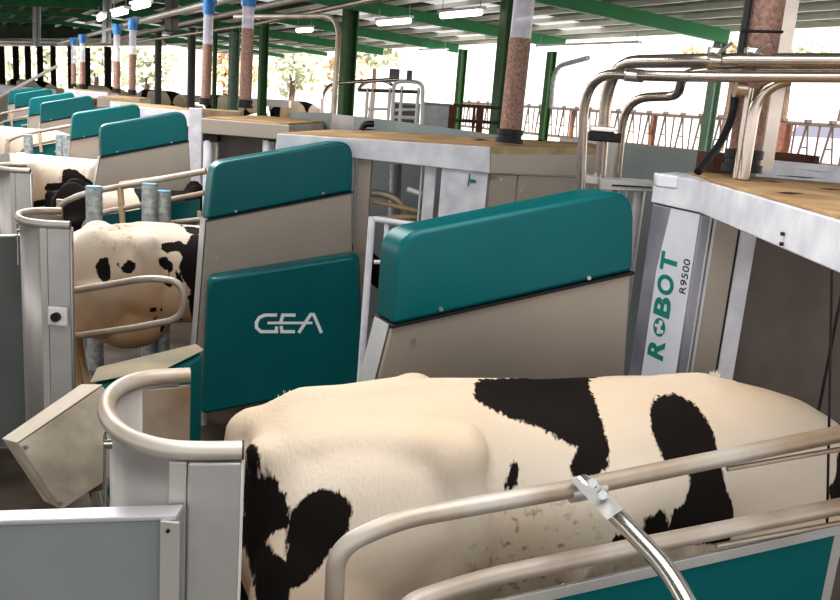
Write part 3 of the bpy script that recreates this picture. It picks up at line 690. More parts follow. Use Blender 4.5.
# wall behind the opening
a = P(375, 150, Y=7.4); b = P(425, 150, Y=7.4)
tag(MB().box(Vector(((a.x+b.x)/2, 7.4, 1.0)), (1.1, .03, 2.0)).build('partition_board', M['blue_grey']), 'grey wall board seen through the opening below the long hood', 'partition')
pipe('milk_cylinder', [P(396, 164, Y=6.9), P(394, 225, Y=6.9)], .05, M['galv'], 'upright galvanised cylinder seen below the long hood', 'cylinder')
pipe('bent_pipe', [P(372, 193, Y=6.2), P(398, 195, Y=6.2), P(413, 225, Y=6.2)], .028, M['pipe_worn'], 'bent steel pipe below the long hood beside the cylinder', fr=.15)
pipe('cross_rail', [P(372, 201.5, Y=6.1), P(424, 212, Y=6.1)], .018, M['cream_edge'], 'sloping tan cross rail below the long hood', 'rail')
pipe('cross_rail', [P(374, 219, Y=6.15), P(424, 216, Y=6.15)], .022, M['cream_edge'], 'level tan cross rail meeting the sloping one', 'rail')
pipe('cross_rail', [P(407, 189, Y=6.0), P(422, 194, Y=6.0)], .02, M['sheet_white'], 'short white stub rail fixed to the thin rod post', 'rail')
cg = empty('rail_frame', Vector((P(370, 220, Y=4.6).x, 4.6, 0)), 'white welded bar frame between the two nearest stall guards', 'frame')
def bar(x0, y0, x1, y1, Y, r, nm, down=False):
    a = P(x0, y0, Y=Y); b = P(x1, y1, Y=Y)
    if down: b = a+(b-a)*(a.z/(a.z-b.z))
    MB().tube([a, b], r, 10).build(nm, M['sheet_white'], cg)
bar(372, 217, 366, 300, 4.6, .02, 'upright', True); bar(387, 223, 382, 300, 4.62, .014, 'upright', True)
bar(374, 219, 430, 227, 4.6, .017, 'top_bar')
bar(374, 262, 420, 262, 4.63, .012, 'cross_bar')
# dark void cow hide bit comes from a further cow behind guard B (see cows)
# ---------------------------------------------------------------- hood C (taupe) with capped posts
def hoodbox(xL, xR, yt, yb, Y0, Y1, lb, m, dx=0.):
    a = P(xL, yt, Y=Y0); b = P(xR, yt, Y=Y0); c = P(xL, yb, Y=Y0)
    e = empty('robot_hood', Vector((a.x, Y0, c.z)), lb, 'robot hood')
    MB().prism([Vector((a.x, Y0, c.z)), Vector((b.x, Y0, c.z)), Vector((b.x, Y0, a.z)), Vector((a.x, Y0, a.z))], Vector((dx, Y1-Y0, 0))).build('hood_rim', m, e, bevel=.01)
    MB().prism([Vector((a.x+.02, Y0+.03, a.z+.001)), Vector((b.x-.02, Y0+.03, a.z+.001)), Vector((b.x-.02+dx, Y1-.02, a.z+.001)), Vector((a.x+.02+dx, Y1-.02, a.z+.001))], UP*.012).build('top_board', M['dust'], e)
    return e, a, b, c
hC, a, b, c = hoodbox(201, 290, 118, 133.5, 8.3, 10.8, 'taupe hood with dusty top and black capped posts beneath', M['plate'])
for (x0, x1) in ((202, 217), (263, 275)):
    p0 = P(x0, 134, Y=8.34); p1 = P(x1, 134, Y=8.34)
    st = empty('capped_post', Vector((p0.x, 8.34, 0)), 'steel post with black cap under the %s of the taupe hood' % ('left end' if x0 < 210 else 'middle'), 'post')
    MB().box(Vector(((p0.x+p1.x)/2, 8.42, p0.z-.035)), (p1.x-p0.x, .12, .07)).build('post_cap', M['black'], st, bevel=.008)
    xx = (p0.x+p1.x)/2
    MB().tube([Vector((xx-.03, 8.4, 0)), Vector((xx-.03, 8.4, p0.z-.06))], .045, 14).build('post_tube', M['sheet_white'], st)
    MB().tube([Vector((xx+.05, 8.44, 0)), Vector((xx+.05, 8.44, p0.z-.06))], .018, 10).build('side_tube', M['galv'], st)
p0 = P(219, 135, Y=8.6); p1 = P(262, 135, Y=8.6)
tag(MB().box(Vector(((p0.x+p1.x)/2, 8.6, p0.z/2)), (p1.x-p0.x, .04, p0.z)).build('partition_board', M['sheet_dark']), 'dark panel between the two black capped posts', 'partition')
# hood D white, E, F further hoods
hD, a, b, c = hoodbox(118, 196, 105, 121, 12.5, 14.6, 'white hood behind the third and fourth guards', M['sheet_white'], -1.0)
p0 = P(188, 118, Y=12.3); p1 = P(203, 118, Y=12.3)
o = MB().box(Vector(((p0.x+p1.x)/2, 12.35, p0.z/2+.1)), (.2, .12, p0.z+.1)).build('perforated_post', M['sheet_white'], bevel=.01); tag(o, 'white upright with a line of holes beside the third guard', 'post')
pp = empty('robot_cabinet', Vector((p1.x, 12.4, 0)), 'taupe robot cabinet standing between white hood and taupe hood', 'cabinet')
a = P(193, 108.6, Y=12.6); b = P(240, 111, Y=12.9)
MB().prism([Vector((a.x, a.y, 0)), Vector((b.x, b.y, 0)), Vector((b.x, b.y, a.z)), Vector((a.x, a.y, a.z))], Vector((-.2, 1, 0))).build('cabinet_body', M['cream_edge'], pp, bevel=.01)
hoodbox(97, 140, 96.8, 107, 16.2, 20.0, 'small far taupe hood behind the fifth guard', M['plate'], -1.2)
hoodbox(64, 108, 89.2, 96, 22.4, 26.0, 'far white hood behind the fifth and sixth guards', M['sheet_white'], -1.2)
hoodbox(-10, 56, 84, 92, 31, 33, 'farthest pale hood row end at the left', M['sheet_white'], -1.6)
# ---------------------------------------------------------------- stall rails of the second stall (behind the spotted cow)
def second_rails(lb):
    e = empty('stall_rail', Vector((P(60, 200, Y=7.0).x, 7.0, 0)), lb, 'rail')
    Y = 7.0
    MB().tube(fillet([P(56, 260, Y=Y), P(57, 205, Y=Y), P(85, 193, Y=Y), P(206, 171, Y=Y)], [.1, .35], 8), .026).build('upper_rail', M['pipe_worn'], e)
    MB().tube(fillet([P(82, 260, Y=Y), P(84, 221, Y=Y), P(104, 212, Y=Y), P(204, 193, Y=Y)], [.1, .2], 8), .022).build('middle_rail', M['pipe_worn'], e)
    MB().tube([P(120, 187, Y=Y), P(123, 225, Y=Y), ], .026).build('cross_tube', M['cream_edge'], e)
    MB().tube([P(150, 225, Y=Y-.05), P(203, 219, Y=Y-.05)], .022).build('lower_rail', M['pipe_worn'], e)
    a = P(100, 216, Y=Y+.04); b = P(200, 199, Y=Y+.04)
    MB().prism([Vector((a.x, a.y, .4)), Vector((b.x, b.y, .4)), b, a], Vector((0, .01, 0))).build('teal_board', M['teal'], e)
    for x in (P(60, 220, Y=Y).x, P(200, 220, Y=Y).x): MB().tube([Vector((x, Y, 0)), Vector((x, Y, 1.35))], .026).build('rail_post', M['pipe_worn'], e)
    return e
e7 = second_rails('stall rails with teal board behind the spotted cow')
e8 = copy_tree(e7, PER, label='distant stall rails left of the third guard, before the pale cow')
copy_tree(e7, PER*2, label='farthest visible stall rails at the left edge')
for (x, y, Y, r, lb) in ((94, 187.5, 6.6, .065, 'left galvanised round post with pale cap behind the spotted cow'), (149.5, 185, 6.75, .062, 'middle and tallest galvanised round post behind the spotted cow'), (163, 192, 6.85, .066, 'right lower galvanised round post behind the spotted cow')):
    c = P(x, y, Y=Y); e = empty('round_post', Vector((c.x, c.y, 0)), lb, 'post')
    MB().tube([Vector((c.x, c.y, 0)), c], r, 24).build('post_tube', M['galv'], e)
    MB().tube([c, c+UP*.012], r*.96, 24).build('post_cap', mat('cap', srgb(120, 170, 190), .5) if 'cap' not in bpy.data.materials else bpy.data.materials['cap'], e)
for (x, y, Y, lb) in ((28, 134.5, 12.6, 'distant left galvanised post before the white hood row'), (60, 134.5, 12.9, 'distant middle galvanised post near the third guard'), (67, 135, 12.6, 'distant right galvanised post near the third guard')):
    c = P(x, y, Y=Y); tag(MB().tube([Vector((c.x, c.y, 0)), c], .065, 16).build('round_post', M['galv']), lb, 'post')
# short rail between stall 2 rails and hood C
pipe('cross_rail', [P(120, 184, Y=7.9), P(212, 171, Y=7.9)], .022, M['pipe_worn'], 'sloping rail running to the black capped post', 'rail')
# ---------------------------------------------------------------- grey pens beyond the hoods
def wall_board(quad, Y, m, lb, cat='partition', name='pen_board', th=.04, base=None, z0=1.2):
    q = [P(x, y, Y=yy) for (x, y), yy in zip(quad, Y)]
    q = [Vector((q[0].x, q[0].y, z0)), Vector((q[1].x, q[1].y, z0)), q[1], q[0]]
    return tag(MB().prism(q, Vector((0, th, 0))).build(name, m, smooth=False), lb, cat)
pbR = wall_board([(354, 116), (397, 121)], [9.6, 9.4], M['blue_grey'], 'grey pen board with black handle right of the bent pipe', z0=0)
wall_board([(396, 121), (520, 138)], [9.4, 8.6], M['blue_grey'], 'long low grey pen board behind the long white hood', z0=0)
pbL = wall_board([(290, 112), (331, 113)], [10.6, 10.4], M['blue_grey'], 'grey pen board with black handle left of the bent pipe', z0=0)
wall_board([(333, 114), (354, 116)], [10.2, 10.1], M['sheet'], 'pale pen board below the broad green post', z0=0)
for (x, y, Y, lb) in ((301, 126, 10.3, pbL), (365, 126, 9.3, pbR)):
    pipe('handle', [P(x-3.5, y+4, Y=Y), P(x-1, y-2, Y=Y), P(x+9, y-2, Y=Y)], .035, M['black'], None, fr=.05, parent=lb)
wall_board([(618, 143), (762, 156)], [9.5, 7.5], M['blue_grey'], 'grey low wall board below the feed fence', z0=0)
wall_board([(560, 138), (620, 143)], [11, 10], M['sheet'], 'pale low wall board behind the rising pipes', z0=0)
wall_board([(760, 159), (860, 168)], [7.0, 6.2], M['sheet_white'], 'pale low board at the right edge beyond the hood', z0=0)
o = tag(MB().box(P(650, 190, Y=4.9)-UP*1.0, (.26, .04, 2.0)).build('pen_board', M['blue_grey']), 'grey upright board left of the robot column, low down', 'partition')
for (x0, x1, y0, y1, Y, lb) in ((711, 737, 153, 172, 7.1, 'brown wooden crate left of the nearest feed tube foot'), (768, 815, 152, 163, 8.2, 'long low brown wooden crate right of the support channel')):
    a = P(x0, y0, Y=Y); b = P(x1, y1, Y=Y); e = empty('wooden_crate', Vector((a.x, Y, 0)), lb, 'crate')
    MB().box(Vector(((a.x+b.x)/2, Y+.2, a.z/2)), (b.x-a.x, .4, a.z)).build('crate_body', M['rust'], e, bevel=.005)
    for k in (0, 1): MB().box(Vector((a.x if k == 0 else b.x, Y-.01, a.z-.12)), (.05, .03, .24)).build('batten', M['bark'], e)
# ---------------------------------------------------------------- pipe cage in the background
cg = empty('pipe_cage', Vector((P(390, 116, Y=15).x, 15, 0)), 'white tubular cage gate with arched top in the background', 'cage')
Yg = 15
def cb_(pts, r, nm, fr=.12, m='white_paint'): MB().tube(fillet([P(x, y, Y=Y) for x, y, Y in pts], fr) if len(pts) > 2 else [P(x, y, Y=Y) for x, y, Y in pts], r, 8).build(nm, M[m], cg)
for (x, yt, yb) in ((367, 88, 117), (372, 88, 117), (389.5, 88, 118), (401.5, 86, 120), (418, 88, 122)):
    a_ = P(x+.6, yt, Y=Yg); MB().tube([Vector((a_.x, Yg, 0)), a_], .03, 8).build('upright', M['white_paint'], cg)
cb_([(422, 128, Yg), (423, 83, Yg), (408, 81, Yg), (394, 82, Yg), (392, 124, Yg)], .034, 'arch', .4)
cb_([(358, 90, Yg), (363, 82, Yg), (386, 80, Yg+.2), (392, 85, Yg)], .028, 'arch', .2, 'pipe')
cb_([(358, 90, Yg), (420, 92, Yg)], .03, 'top_bar', m='pipe'); cb_([(365, 109, Yg), (390, 109, Yg)], .025, 'cross_bar'); cb_([(395, 110, Yg), (417, 109.5, Yg)], .025, 'cross_bar')
cb_([(394, 117, Yg), (417, 118, Yg)], .03, 'cross_bar'); cb_([(367, 80, Yg), (412, 81, Yg)], .025, 'top_bar', m='pipe_worn')
for (x, y, w) in ((394.5, 74, .17), (409.5, 75.5, .09)): MB().box(P(x, y, Y=Yg), (w, .12, .17)).build('junction_box', M['grey_post'], cg, bevel=.01)
for (x0, x1, y0, y1, Y, lb, mm) in ((423, 449, 103.5, 125, 15.5, 'square pale metal gate panel right of the pipe cage', 'sheet_white'), (394, 418, 103, 120, 18, 'grey metal sheet gate behind the pipe cage', 'grey_post')):
    a = P(x0, y0, Y=Y); b = P(x1, y1, Y=Y); b.z = .1; e = empty('sheet_gate', Vector((a.x, Y, 0)), lb, 'gate')
    MB().box(Vector(((a.x+b.x)/2, Y, (a.z+b.z)/2)), (b.x-a.x, .04, a.z-b.z)).build('gate_sheet', M[mm], e)
    MB().tube([Vector((a.x, Y, b.z)), a, Vector((b.x, Y, a.z)), Vector((b.x, Y, b.z))], .04, 8).build('gate_frame', M['galv'], e)
e = empty('bar_gate', Vector((P(453, 120, Y=15).x, 15, 0)), 'dark brown framed bar gate right of the square gate panel', 'gate')
for x in (453, 475, 481): MB().beam(P(x, 105, Y=15), Vector((P(x, 105, Y=15).x, 15, 0)), .12 if x != 475 else .04, .06, upv=(0, 1, 0)).build('gate_upright', M['rust'], e, smooth=False)
for y0 in (105, 120): MB().tube([P(453, y0, Y=15), P(500, y0+3, Y=15)], .03, 8).build('gate_rail', M['fence'], e)
# ---------------------------------------------------------------- headlock feed fence on the right
fq = None
ft = P(720, 118.6, Y=24); f0 = P(440, 101.6, Y=40)
zf = ft.z
def fence_pt(px):   # on the line through ft, direction R
    d = ray(px, 118); # intersect in plan
    n = Vector((R.y, -R.x)); k = n.x*ft.x+n.y*ft.y; t = k/(n.x*d.x+n.y*d.y); return Vector((d.x*t, d.y*t, 0))
pa = fence_pt(455); pb = fence_pt(905)
L = (pa-pb).length; fh = .95
fe_ = empty('feed_fence', Vector((pb.x, pb.y, 1.2)), 'long headlock feed fence of bars and A-shaped yokes on the right', 'fence')
MB().tube([pb+UP*zf, pa+UP*zf], .05, 8).build('top_rail', M['fence'], fe_)
MB().tube([pb+UP*(zf-fh), pa+UP*(zf-fh)], .05, 8).build('bottom_rail', M['fence'], fe_)
nb = 28
for k in range(nb):
    c = pb+R*(k+.5)*L/nb; s = L/nb; nn = R
    m = MB()
    m.tube([c-nn*s*.5+UP*zf, c-nn*s*.5+UP*(zf-fh)], .025, 6)
    m.tube([c+nn*s*.02+UP*(zf+.05), c-nn*s*.22+UP*(zf-fh)], .022, 6)
    m.tube([c+nn*s*.02+UP*(zf+.05), c+nn*s*.24+UP*(zf-fh)], .03, 6)
    m.tube([c-nn*s*.13+UP*(zf-fh*.6), c+nn*s*.14+UP*(zf-fh*.6)], .02, 6)
    m.box(c+nn*s*.02+UP*(zf+.07), (.12, .2, .08))
    m.build('headlock_yoke', M['fence'], fe_)
for k in range(6):
    c = pb+R*(k+.02)*L/5.05; MB().box(c+UP*(.2+zf)/2+UP*.5, (.14, .14, zf-1.2)).build('fence_post', M['rust'], fe_)
# low pale wall behind the fence and brownish step
c = fence_pt(786); MB().box(c+UP*(1.2+zf)/2, (.36, .2, zf-1.2)).build('fence_post', M['rust'], fe_)
# pale car at the far right
c = P(822, 104, Y=30); e = empty('parked_car', Vector((c.x, c.y, 1.2)), 'pale lilac car parked outside beyond the fence at right', 'car')
prof = [(-2.0, 1.5), (-1.95, 2.1), (-1.1, 2.35), (-.6, 2.95), (.9, 3.0), (1.6, 2.4), (2.1, 2.25), (2.15, 1.5)]
MB().prism([Vector((c.x+u, c.y, z)) for u, z in prof], Vector((0, 1.7, 0))).build('car_body', M['van'], e, bevel=.1)
MB().prism([Vector((c.x+u, c.y-.01, z)) for u, z in [(-.95, 2.38), (-.55, 2.86), (.8, 2.9), (1.3, 2.42)]], Vector((0, .03, 0))).build('side_window', M['window'], e)
for u in (-1.3, 1.4): MB().tube([Vector((c.x+u, c.y-.05, 1.55)), Vector((c.x+u, c.y+.2, 1.55))], .35, 20).build('wheel', M['black'], e)
# ---------------------------------------------------------------- trees outside
def leaf_cloud(c, rad, n, size, m, name, parent, seed):
    rnd = random.Random(seed); b = bmesh.new()
    for i in range(n):
        d = Vector((rnd.gauss(0, 1), rnd.gauss(0, 1), rnd.gauss(0, 1))).normalized(); k = rnd.random()**.45
        p = Vector((d.x*rad[0]*k, d.y*rad[1]*k, d.z*rad[2]*k))+c
        if noise.noise(p*.6) < -.12: continue
        u = Vector((rnd.gauss(0, 1), rnd.gauss(0, 1), rnd.gauss(0, 1))).normalized(); v = u.orthogonal().normalized(); s = size*rnd.uniform(.6, 1.4)
        b.faces.new([b.verts.new(p+u*s), b.verts.new(p+v*s*.6), b.verts.new(p-u*s), b.verts.new(p-v*s*.6)])
    me = bpy.data.meshes.new(name); b.to_mesh(me); b.free(); o = bpy.data.objects.new(name, me); C.objects.link(o); me.materials.append(m); attach(o, parent)
    return o
def tree(px, py, Y, rad, m, lb, seed, n=2200, zb=1.2):
    c = P(px, py, Y=Y); e = empty('tree', Vector((c.x, c.y, zb)), lb, 'tree', 'trees and bushes outside the barn')
    MB().tube([Vector((c.x, c.y, zb)), Vector((c.x+.1, c.y, (zb+c.z)/2)), Vector((c.x, c.y, c.z))], [.22, .16, .08], 8).build('trunk', M['bark'], e)
    leaf_cloud(c, rad, n, .2*Y/45, M[m], 'foliage', e, seed)
tl = ['pale sunlit tree outside the barn beyond the posts', 'reddish sunlit tree outside the barn beyond the posts']
sd_ = 0
for (px, py, Y, rx, rz, k) in ((-8, 62, 58, 3.2, 2.4, 0), (45, 60, 64, 3, 2.4, 0), (95, 60, 58, 3, 2.6, 0), (146, 64, 64, 2.6, 2.0, 0), (225, 62, 56, 2.6, 2.6, 1), (292, 60, 50, 2.4, 2.1, 0), (335, 72, 56, 2.2, 1.2, 1), (375, 48, 62, 2.4, 1.4, 0),
                               (735, 52, 50, 3.0, .8, 1), (792, 55, 42, 2.4, .9, 0), (850, 58, 48, 2.6, 1.2, 0)):
    sd_ += 1; tree(px, py, Y, (rx, 1.5, rz), ('leaf', 'leaf_b')[k], tl[k], sd_, n=1500)
# ---------------------------------------------------------------- cows
def cow_hide(name, tan, dirt, seed):
    m = bpy.data.materials.new(name); m.use_nodes = True; nt = m.node_tree; N = nt.nodes; Lk = nt.links; b = N['Principled BSDF']
    b.inputs['Roughness'].default_value = .75; b.inputs['Specular IOR Level'].default_value = .25
    b.inputs['Sheen Weight'].default_value = .0
    at = N.new('ShaderNodeAttribute'); at.attribute_name = 'patch'
    tc = N.new('ShaderNodeTexCoord')
    def nz(scale, detail=4, st=(1, 1, 1)):
        mp = N.new('ShaderNodeMapping'); mp.inputs['Scale'].default_value = st; mp.inputs['Location'].default_value = (seed, seed*.7, 0)
        n = N.new('ShaderNodeTexNoise'); n.inputs['Scale'].default_value = scale; n.inputs['Detail'].default_value = detail
        Lk.new(tc.outputs['Object'], mp.inputs[0]); Lk.new(mp.outputs[0], n.inputs['Vector']); return n.outputs[0]
    def math_(op, a, b_=None, c=None):
        n = N.new('ShaderNodeMath'); n.operation = op
        for i, v in enumerate((a, b_, c)):
            if v is None: continue
            if isinstance(v, (int, float)): n.inputs[i].default_value = v
            else: Lk.new(v, n.inputs[i])
        return n.outputs[0]
    fur = nz(85, 3, (1, 1, .35)); big = nz(12, 3)
    d = math_('ADD', at.outputs['Fac'], math_('MULTIPLY', math_('SUBTRACT', fur, .5), .028))
    d = math_('ADD', d, math_('MULTIPLY', math_('SUBTRACT', big, .5), .02))
    mr = N.new('ShaderNodeMapRange'); mr.inputs['From Min'].default_value = -.003; mr.inputs['From Max'].default_value = .003; Lk.new(d, mr.inputs[0])
    # base white to tan by height and noise
    def mix(f, c1, c2):
        n = N.new('ShaderNodeMix'); n.data_type = 'RGBA'
        if isinstance(f, float): n.inputs[0].default_value = f
        else: Lk.new(f, n.inputs[0])
        for i, v in ((6, c1), (7, c2)):
            if isinstance(v, tuple): n.inputs[i].default_value = v
            else: Lk.new(v, n.inputs[i])
        return n.outputs[2]
    sx = N.new('ShaderNodeSeparateXYZ'); Lk.new(tc.outputs['Object'], sx.inputs[0])
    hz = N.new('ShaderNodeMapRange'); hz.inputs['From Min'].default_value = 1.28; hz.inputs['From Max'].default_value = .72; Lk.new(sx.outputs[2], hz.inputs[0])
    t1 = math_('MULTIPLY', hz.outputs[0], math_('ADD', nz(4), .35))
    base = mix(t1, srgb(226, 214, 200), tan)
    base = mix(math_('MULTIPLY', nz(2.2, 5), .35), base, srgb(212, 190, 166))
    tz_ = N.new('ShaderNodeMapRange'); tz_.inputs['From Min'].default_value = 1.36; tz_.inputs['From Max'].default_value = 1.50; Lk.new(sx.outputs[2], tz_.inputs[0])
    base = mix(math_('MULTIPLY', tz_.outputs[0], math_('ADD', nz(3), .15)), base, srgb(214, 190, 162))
    # dirt freckles
    at2 = N.new('ShaderNodeAttribute'); at2.attribute_name = 'dirt'
    fr = N.new('ShaderNodeMapRange'); fr.inputs['From Min'].default_value = .56; fr.inputs['From Max'].default_value = .68; Lk.new(nz(38, 8), fr.inputs[0])
    base = mix(math_('MULTIPLY', fr.outputs[0], at2.outputs['Fac']), base, srgb(96, 72, 50))
    base = mix(math_('MULTIPLY', at2.outputs['Fac'], .35), base, srgb(170, 138, 104))
    blk = mix(nz(7), srgb(12, 9, 8), srgb(34, 24, 19))
    Lk.new(mix(mr.outputs[0], base, blk), b.inputs['Base Color'])
    bp = N.new('ShaderNodeBump'); bp.inputs['Strength'].default_value = .4; bp.inputs['Distance'].default_value = .006; Lk.new(nz(110, 3, (1, 1, .25)), bp.inputs['Height']); Lk.new(bp.outputs[0], b.inputs['Normal'])
    return m
# stations: x, top, bottom, half width
ST = [(-.06, 1.30, .98, .10), (-.02, 1.38, .88, .17), (.06, 1.425, .80, .225), (.20, 1.435, .68, .265), (.36, 1.44, .62, .285), (.50, 1.455, .58, .285), (.64, 1.455, .58, .25), (.85, 1.45, .60, .32),
      (1.05, 1.45, .57, .355), (1.22, 1.455, .60, .335), (1.36, 1.455, .62, .30), (1.48, 1.455, .64, .275), (1.60, 1.44, .66, .255), (1.74, 1.41, .70, .22), (1.88, 1.37, .76, .18), (2.02, 1.30, .80, .145), (2.14, 1.22, .82, .12)]
def sect(ph, hw, top, bot):
    zc = (top+bot)/2; hh = (top-bot)/2
    c, s = math.cos(ph), math.sin(ph)
    y = hw*math.copysign(abs(c)**.82, c); z = zc+hh*math.copysign(abs(s)**.9, s)
    return y, z
def make_cow(name, lb, org, phi, patches, scale=1.0, vox=.017, far=False, dz=None, mname=None, tan=srgb(200, 160, 118), headdown=True, group=None, dirtc=None, seed=3.0, extra=None):
    m = MB(); bm = m.bm; rings = []; seg = 36
    for (x, t, b, w) in ST:
        if dz: t = t+dz(x)
        rings.append([bm.verts.new((x, *sect(2*math.pi*k/seg, w, t, b))) for k in range(seg)])
    for a, b in zip(rings, rings[1:]):
        for k in range(seg): bm.faces.new((a[k], a[(k+1) % seg], b[(k+1) % seg], b[k]))
    bm.faces.new(rings[0][::-1]); bm.faces.new(rings[-1])
    dzf = dz or (lambda x: 0)
    for s in (-1, 1):
        m.ellipsoid((.51, s*.205, 1.32+dzf(.5)), (.10, .095, .115)); m.ellipsoid((.30, s*.19, 1.10+dzf(.5)), (.30, .12, .27)); m.tube([(.50, s*.21, 1.33+dzf(.5)), (.56, s*.215, 1.12), (.60, s*.21, .9)], [.09, .085, .07], 14); m.tube([(.50, s*.19, 1.355+dzf(.5)), (.25, s*.14, 1.34+dzf(.5)), (.02, s*.10, 1.32+dzf(0))], [.075, .08, .05], 14)
        m.ellipsoid((.0, s*.115, 1.315+dzf(0)), (.07, .05, .055))
        m.ellipsoid((.17, s*.20, .92), (.23, .115, .42)); m.ellipsoid((.26, s*.235, 1.10), (.15, .06, .19))
        m.ellipsoid((1.40, s*.21, 1.05), (.15, .075, .33)); m.ellipsoid((1.44, s*.07, 1.38+dzf(1.44)), (.14, .06, .08))
        # hind leg
        m.tube([(.16, s*.20, .95), (.20, s*.20, .78), (.10, s*.19, .62), (-.02, s*.18, .52), (.02, s*.18, .30), (.05, s*.18, .12), (.06, s*.18, .05)], [.17, .13, .095, .065, .045, .042, .05], 14)
        m.tube([(.06, s*.18, .07), (.10, s*.18, 0)], [.05, .062], 12)
        # fore leg
        m.tube([(1.42, s*.16, .9), (1.44, s*.15, .68), (1.42, s*.14, .45), (1.41, s*.14, .25), (1.41, s*.14, .10)], [.12, .085, .055, .042, .045], 14)
        m.tube([(1.41, s*.14, .09), (1.45, s*.14, 0)], [.048, .06], 12)
        # ribs hints
        for k in range(5): 
            x = .92+k*.09; m.tube([(x, s*.26, 1.25), (x-.02, s*.325, 1.08), (x-.05, s*.34, .9)], [.012, .022, .015], 8)
        m.ellipsoid((2.16, s*.17, 1.17), (.03, .10, .045))
    m.tube([(-.04, 0, 1.36+dzf(0)), (.10, 0, 1.43+dzf(0)), (.5, 0, 1.462+dzf(.5)), (.9, 0, 1.452+dzf(.9)), (1.2, 0, 1.452+dzf(1.2)), (1.44, 0, 1.458+dzf(1.44)), (1.6, 0, 1.43+dzf(1.6))], [.035, .04, .03, .025, .025, .03, .02], 10)
    # head
    m.tube([(2.0, 0, 1.12), (2.16, 0, 1.12), (2.30, 0, 1.02), (2.44, 0, .88), (2.54, 0, .78)], [.12, .125, .105, .08, .07], 18)
    m.ellipsoid((2.54, 0, .77), (.075, .075, .06))
    # tail
    m.tube([(-.02, 0, 1.385+dzf(0)), (-.075, 0, 1.36+dzf(0)), (-.11, .0, 1.25), (-.12, 0, 1.0), (-.12, .0, .7), (-.12, 0, .5)], [.04, .036, .026, .02, .016, .014], 10)
    m.ellipsoid((-.12, 0, .42), (.035, .035, .12))
    # udder
    m.ellipsoid((.40, 0, .60), (.30, .24, .22))
    bmesh.ops.recalc_face_normals(bm, faces=bm.faces)
    me0 = bpy.data.meshes.new('tmp'); bm.to_mesh(me0); bm.free(); ob = bpy.data.objects.new('tmp', me0); C.objects.link(ob)
    r = ob.modifiers.new('r', 'REMESH'); r.mode = 'VOXEL'; r.voxel_size = vox
    s = ob.modifiers.new('s', 'SMOOTH'); s.factor = .5; s.iterations = 16 if vox < .018 else (10 if vox < .03 else 4)
    dg = bpy.context.evaluated_depsgraph_get(); me = bpy.data.meshes.new_from_object(ob.evaluated_get(dg)); bpy.data.objects.remove(ob)
    me.name = name
    o = bpy.data.objects.new(name, me); C.objects.link(o)
    o.location = org; o.rotation_euler = (0, 0, phi); o.scale = (scale,)*3
    tag(o, lb, 'cow', group)
    MW = Matrix.Translation(Vector(org))@Matrix.Rotation(phi, 4, 'Z')@Matrix.Scale(scale, 4); MI = MW.inverted()
    me.polygons.foreach_set('use_smooth', [True]*len(me.polygons))
    # coat patches
    def body(p):   # point on hide -> (along, around)
        return (p.x, math.atan2(-p.y, p.z-1.0)*.36)
    polys = []
    bvh = None
    if patches:
        bmt = bmesh.new(); bmt.from_mesh(me); bvh = BVHTree.FromBMesh(bmt)
        ro = MI@CAM
        for pg in patches:
            out = []
            for (x, y) in pg:
                d = (MI.to_3x3()@ray(x, y)).normalized(); h = bvh.ray_cast(ro, d)
                if h[0] is None:
                    h = bvh.find_nearest(ro+d*((MI@Vector(org)-ro).length)*1.0)
                    # nearest along the ray
                    best = None
                    for t in [k*.03 for k in range(40, 260)]:
                        n_ = bvh.find_nearest(ro+d*t)
                        if best is None or n_[3] < best[3]: best = n_
                    h = best
                out.append(body(h[0]))
            polys.append(out)
        bmt.free()
    def sd(px, py, pg):
        ins = False; dm = 9; n = len(pg); j = n-1
        for i in range(n):
            ax_, ay_ = pg[i]; bx, by = pg[j]
            if (ay_ > py) != (by > py) and px < (bx-ax_)*(py-ay_)/(by-ay_)+ax_: ins = not ins
            ex, ey = bx-ax_, by-ay_; l = ex*ex+ey*ey or 1e-9; t = max(0, min(1, ((px-ax_)*ex+(py-ay_)*ey)/l))
            dd = math.hypot(px-ax_-t*ex, py-ay_-t*ey); dm = min(dm, dd); j = i
        return dm if ins else -dm
    at = me.attributes.new('patch', 'FLOAT', 'POINT'); dt = me.attributes.new('dirt', 'FLOAT', 'POINT'); va = []; vd = []
    for v in me.vertices:
        u, w = body(v.co); val = -.3
        for pg in polys: val = max(val, sd(u, w, pg))
        if v.co.y > .05 or not patches:      # far side: free pattern
            nn = noise.noise(Vector((v.co.x*1.6+seed, v.co.y*1.2, v.co.z*1.7+seed)))
            f = min(1, max(0, (v.co.y-.05)/.1)) if patches else 1
            val = val*(1-f)+(nn*.35-.03)*f
        if extra: val = max(val, extra(v.co))
        va.append(val)
        k = 0
        if dirtc:
            for (cx, cz, rx, rz) in dirtc: k = max(k, 1-math.hypot((v.co.x-cx)/rx, (v.co.z-cz)/rz))
        vd.append(max(0, k))
    at.data.foreach_set('value', va); dt.data.foreach_set('value', vd)
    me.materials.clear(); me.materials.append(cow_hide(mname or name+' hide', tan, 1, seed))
    return o, MW
def Z2(l): return [(x/2.307, 340+y/2.307) for x, y in l]
def Z3(l): return [(300+x/2.307, 340+y/2.307) for x, y in l]
def Z4(l): return [(560+x/2.307, 340+y/2.307) for x, y in l]
P1 = Z2([(560, 300), (600, 290), (632, 312), (652, 352), (666, 392), (664, 432), (640, 438), (612, 462), (628, 490), (655, 505), (668, 520), (668, 570), (668, 640), (598, 640), (585, 560), (572, 500), (560, 470), (558, 380)])
P1b = Z2([(666, 430), (672, 400), (700, 362), (740, 346), (780, 350), (806, 372), (814, 400), (800, 440), (770, 480), (720, 540), (692, 572), (664, 570), (658, 500), (660, 450)])
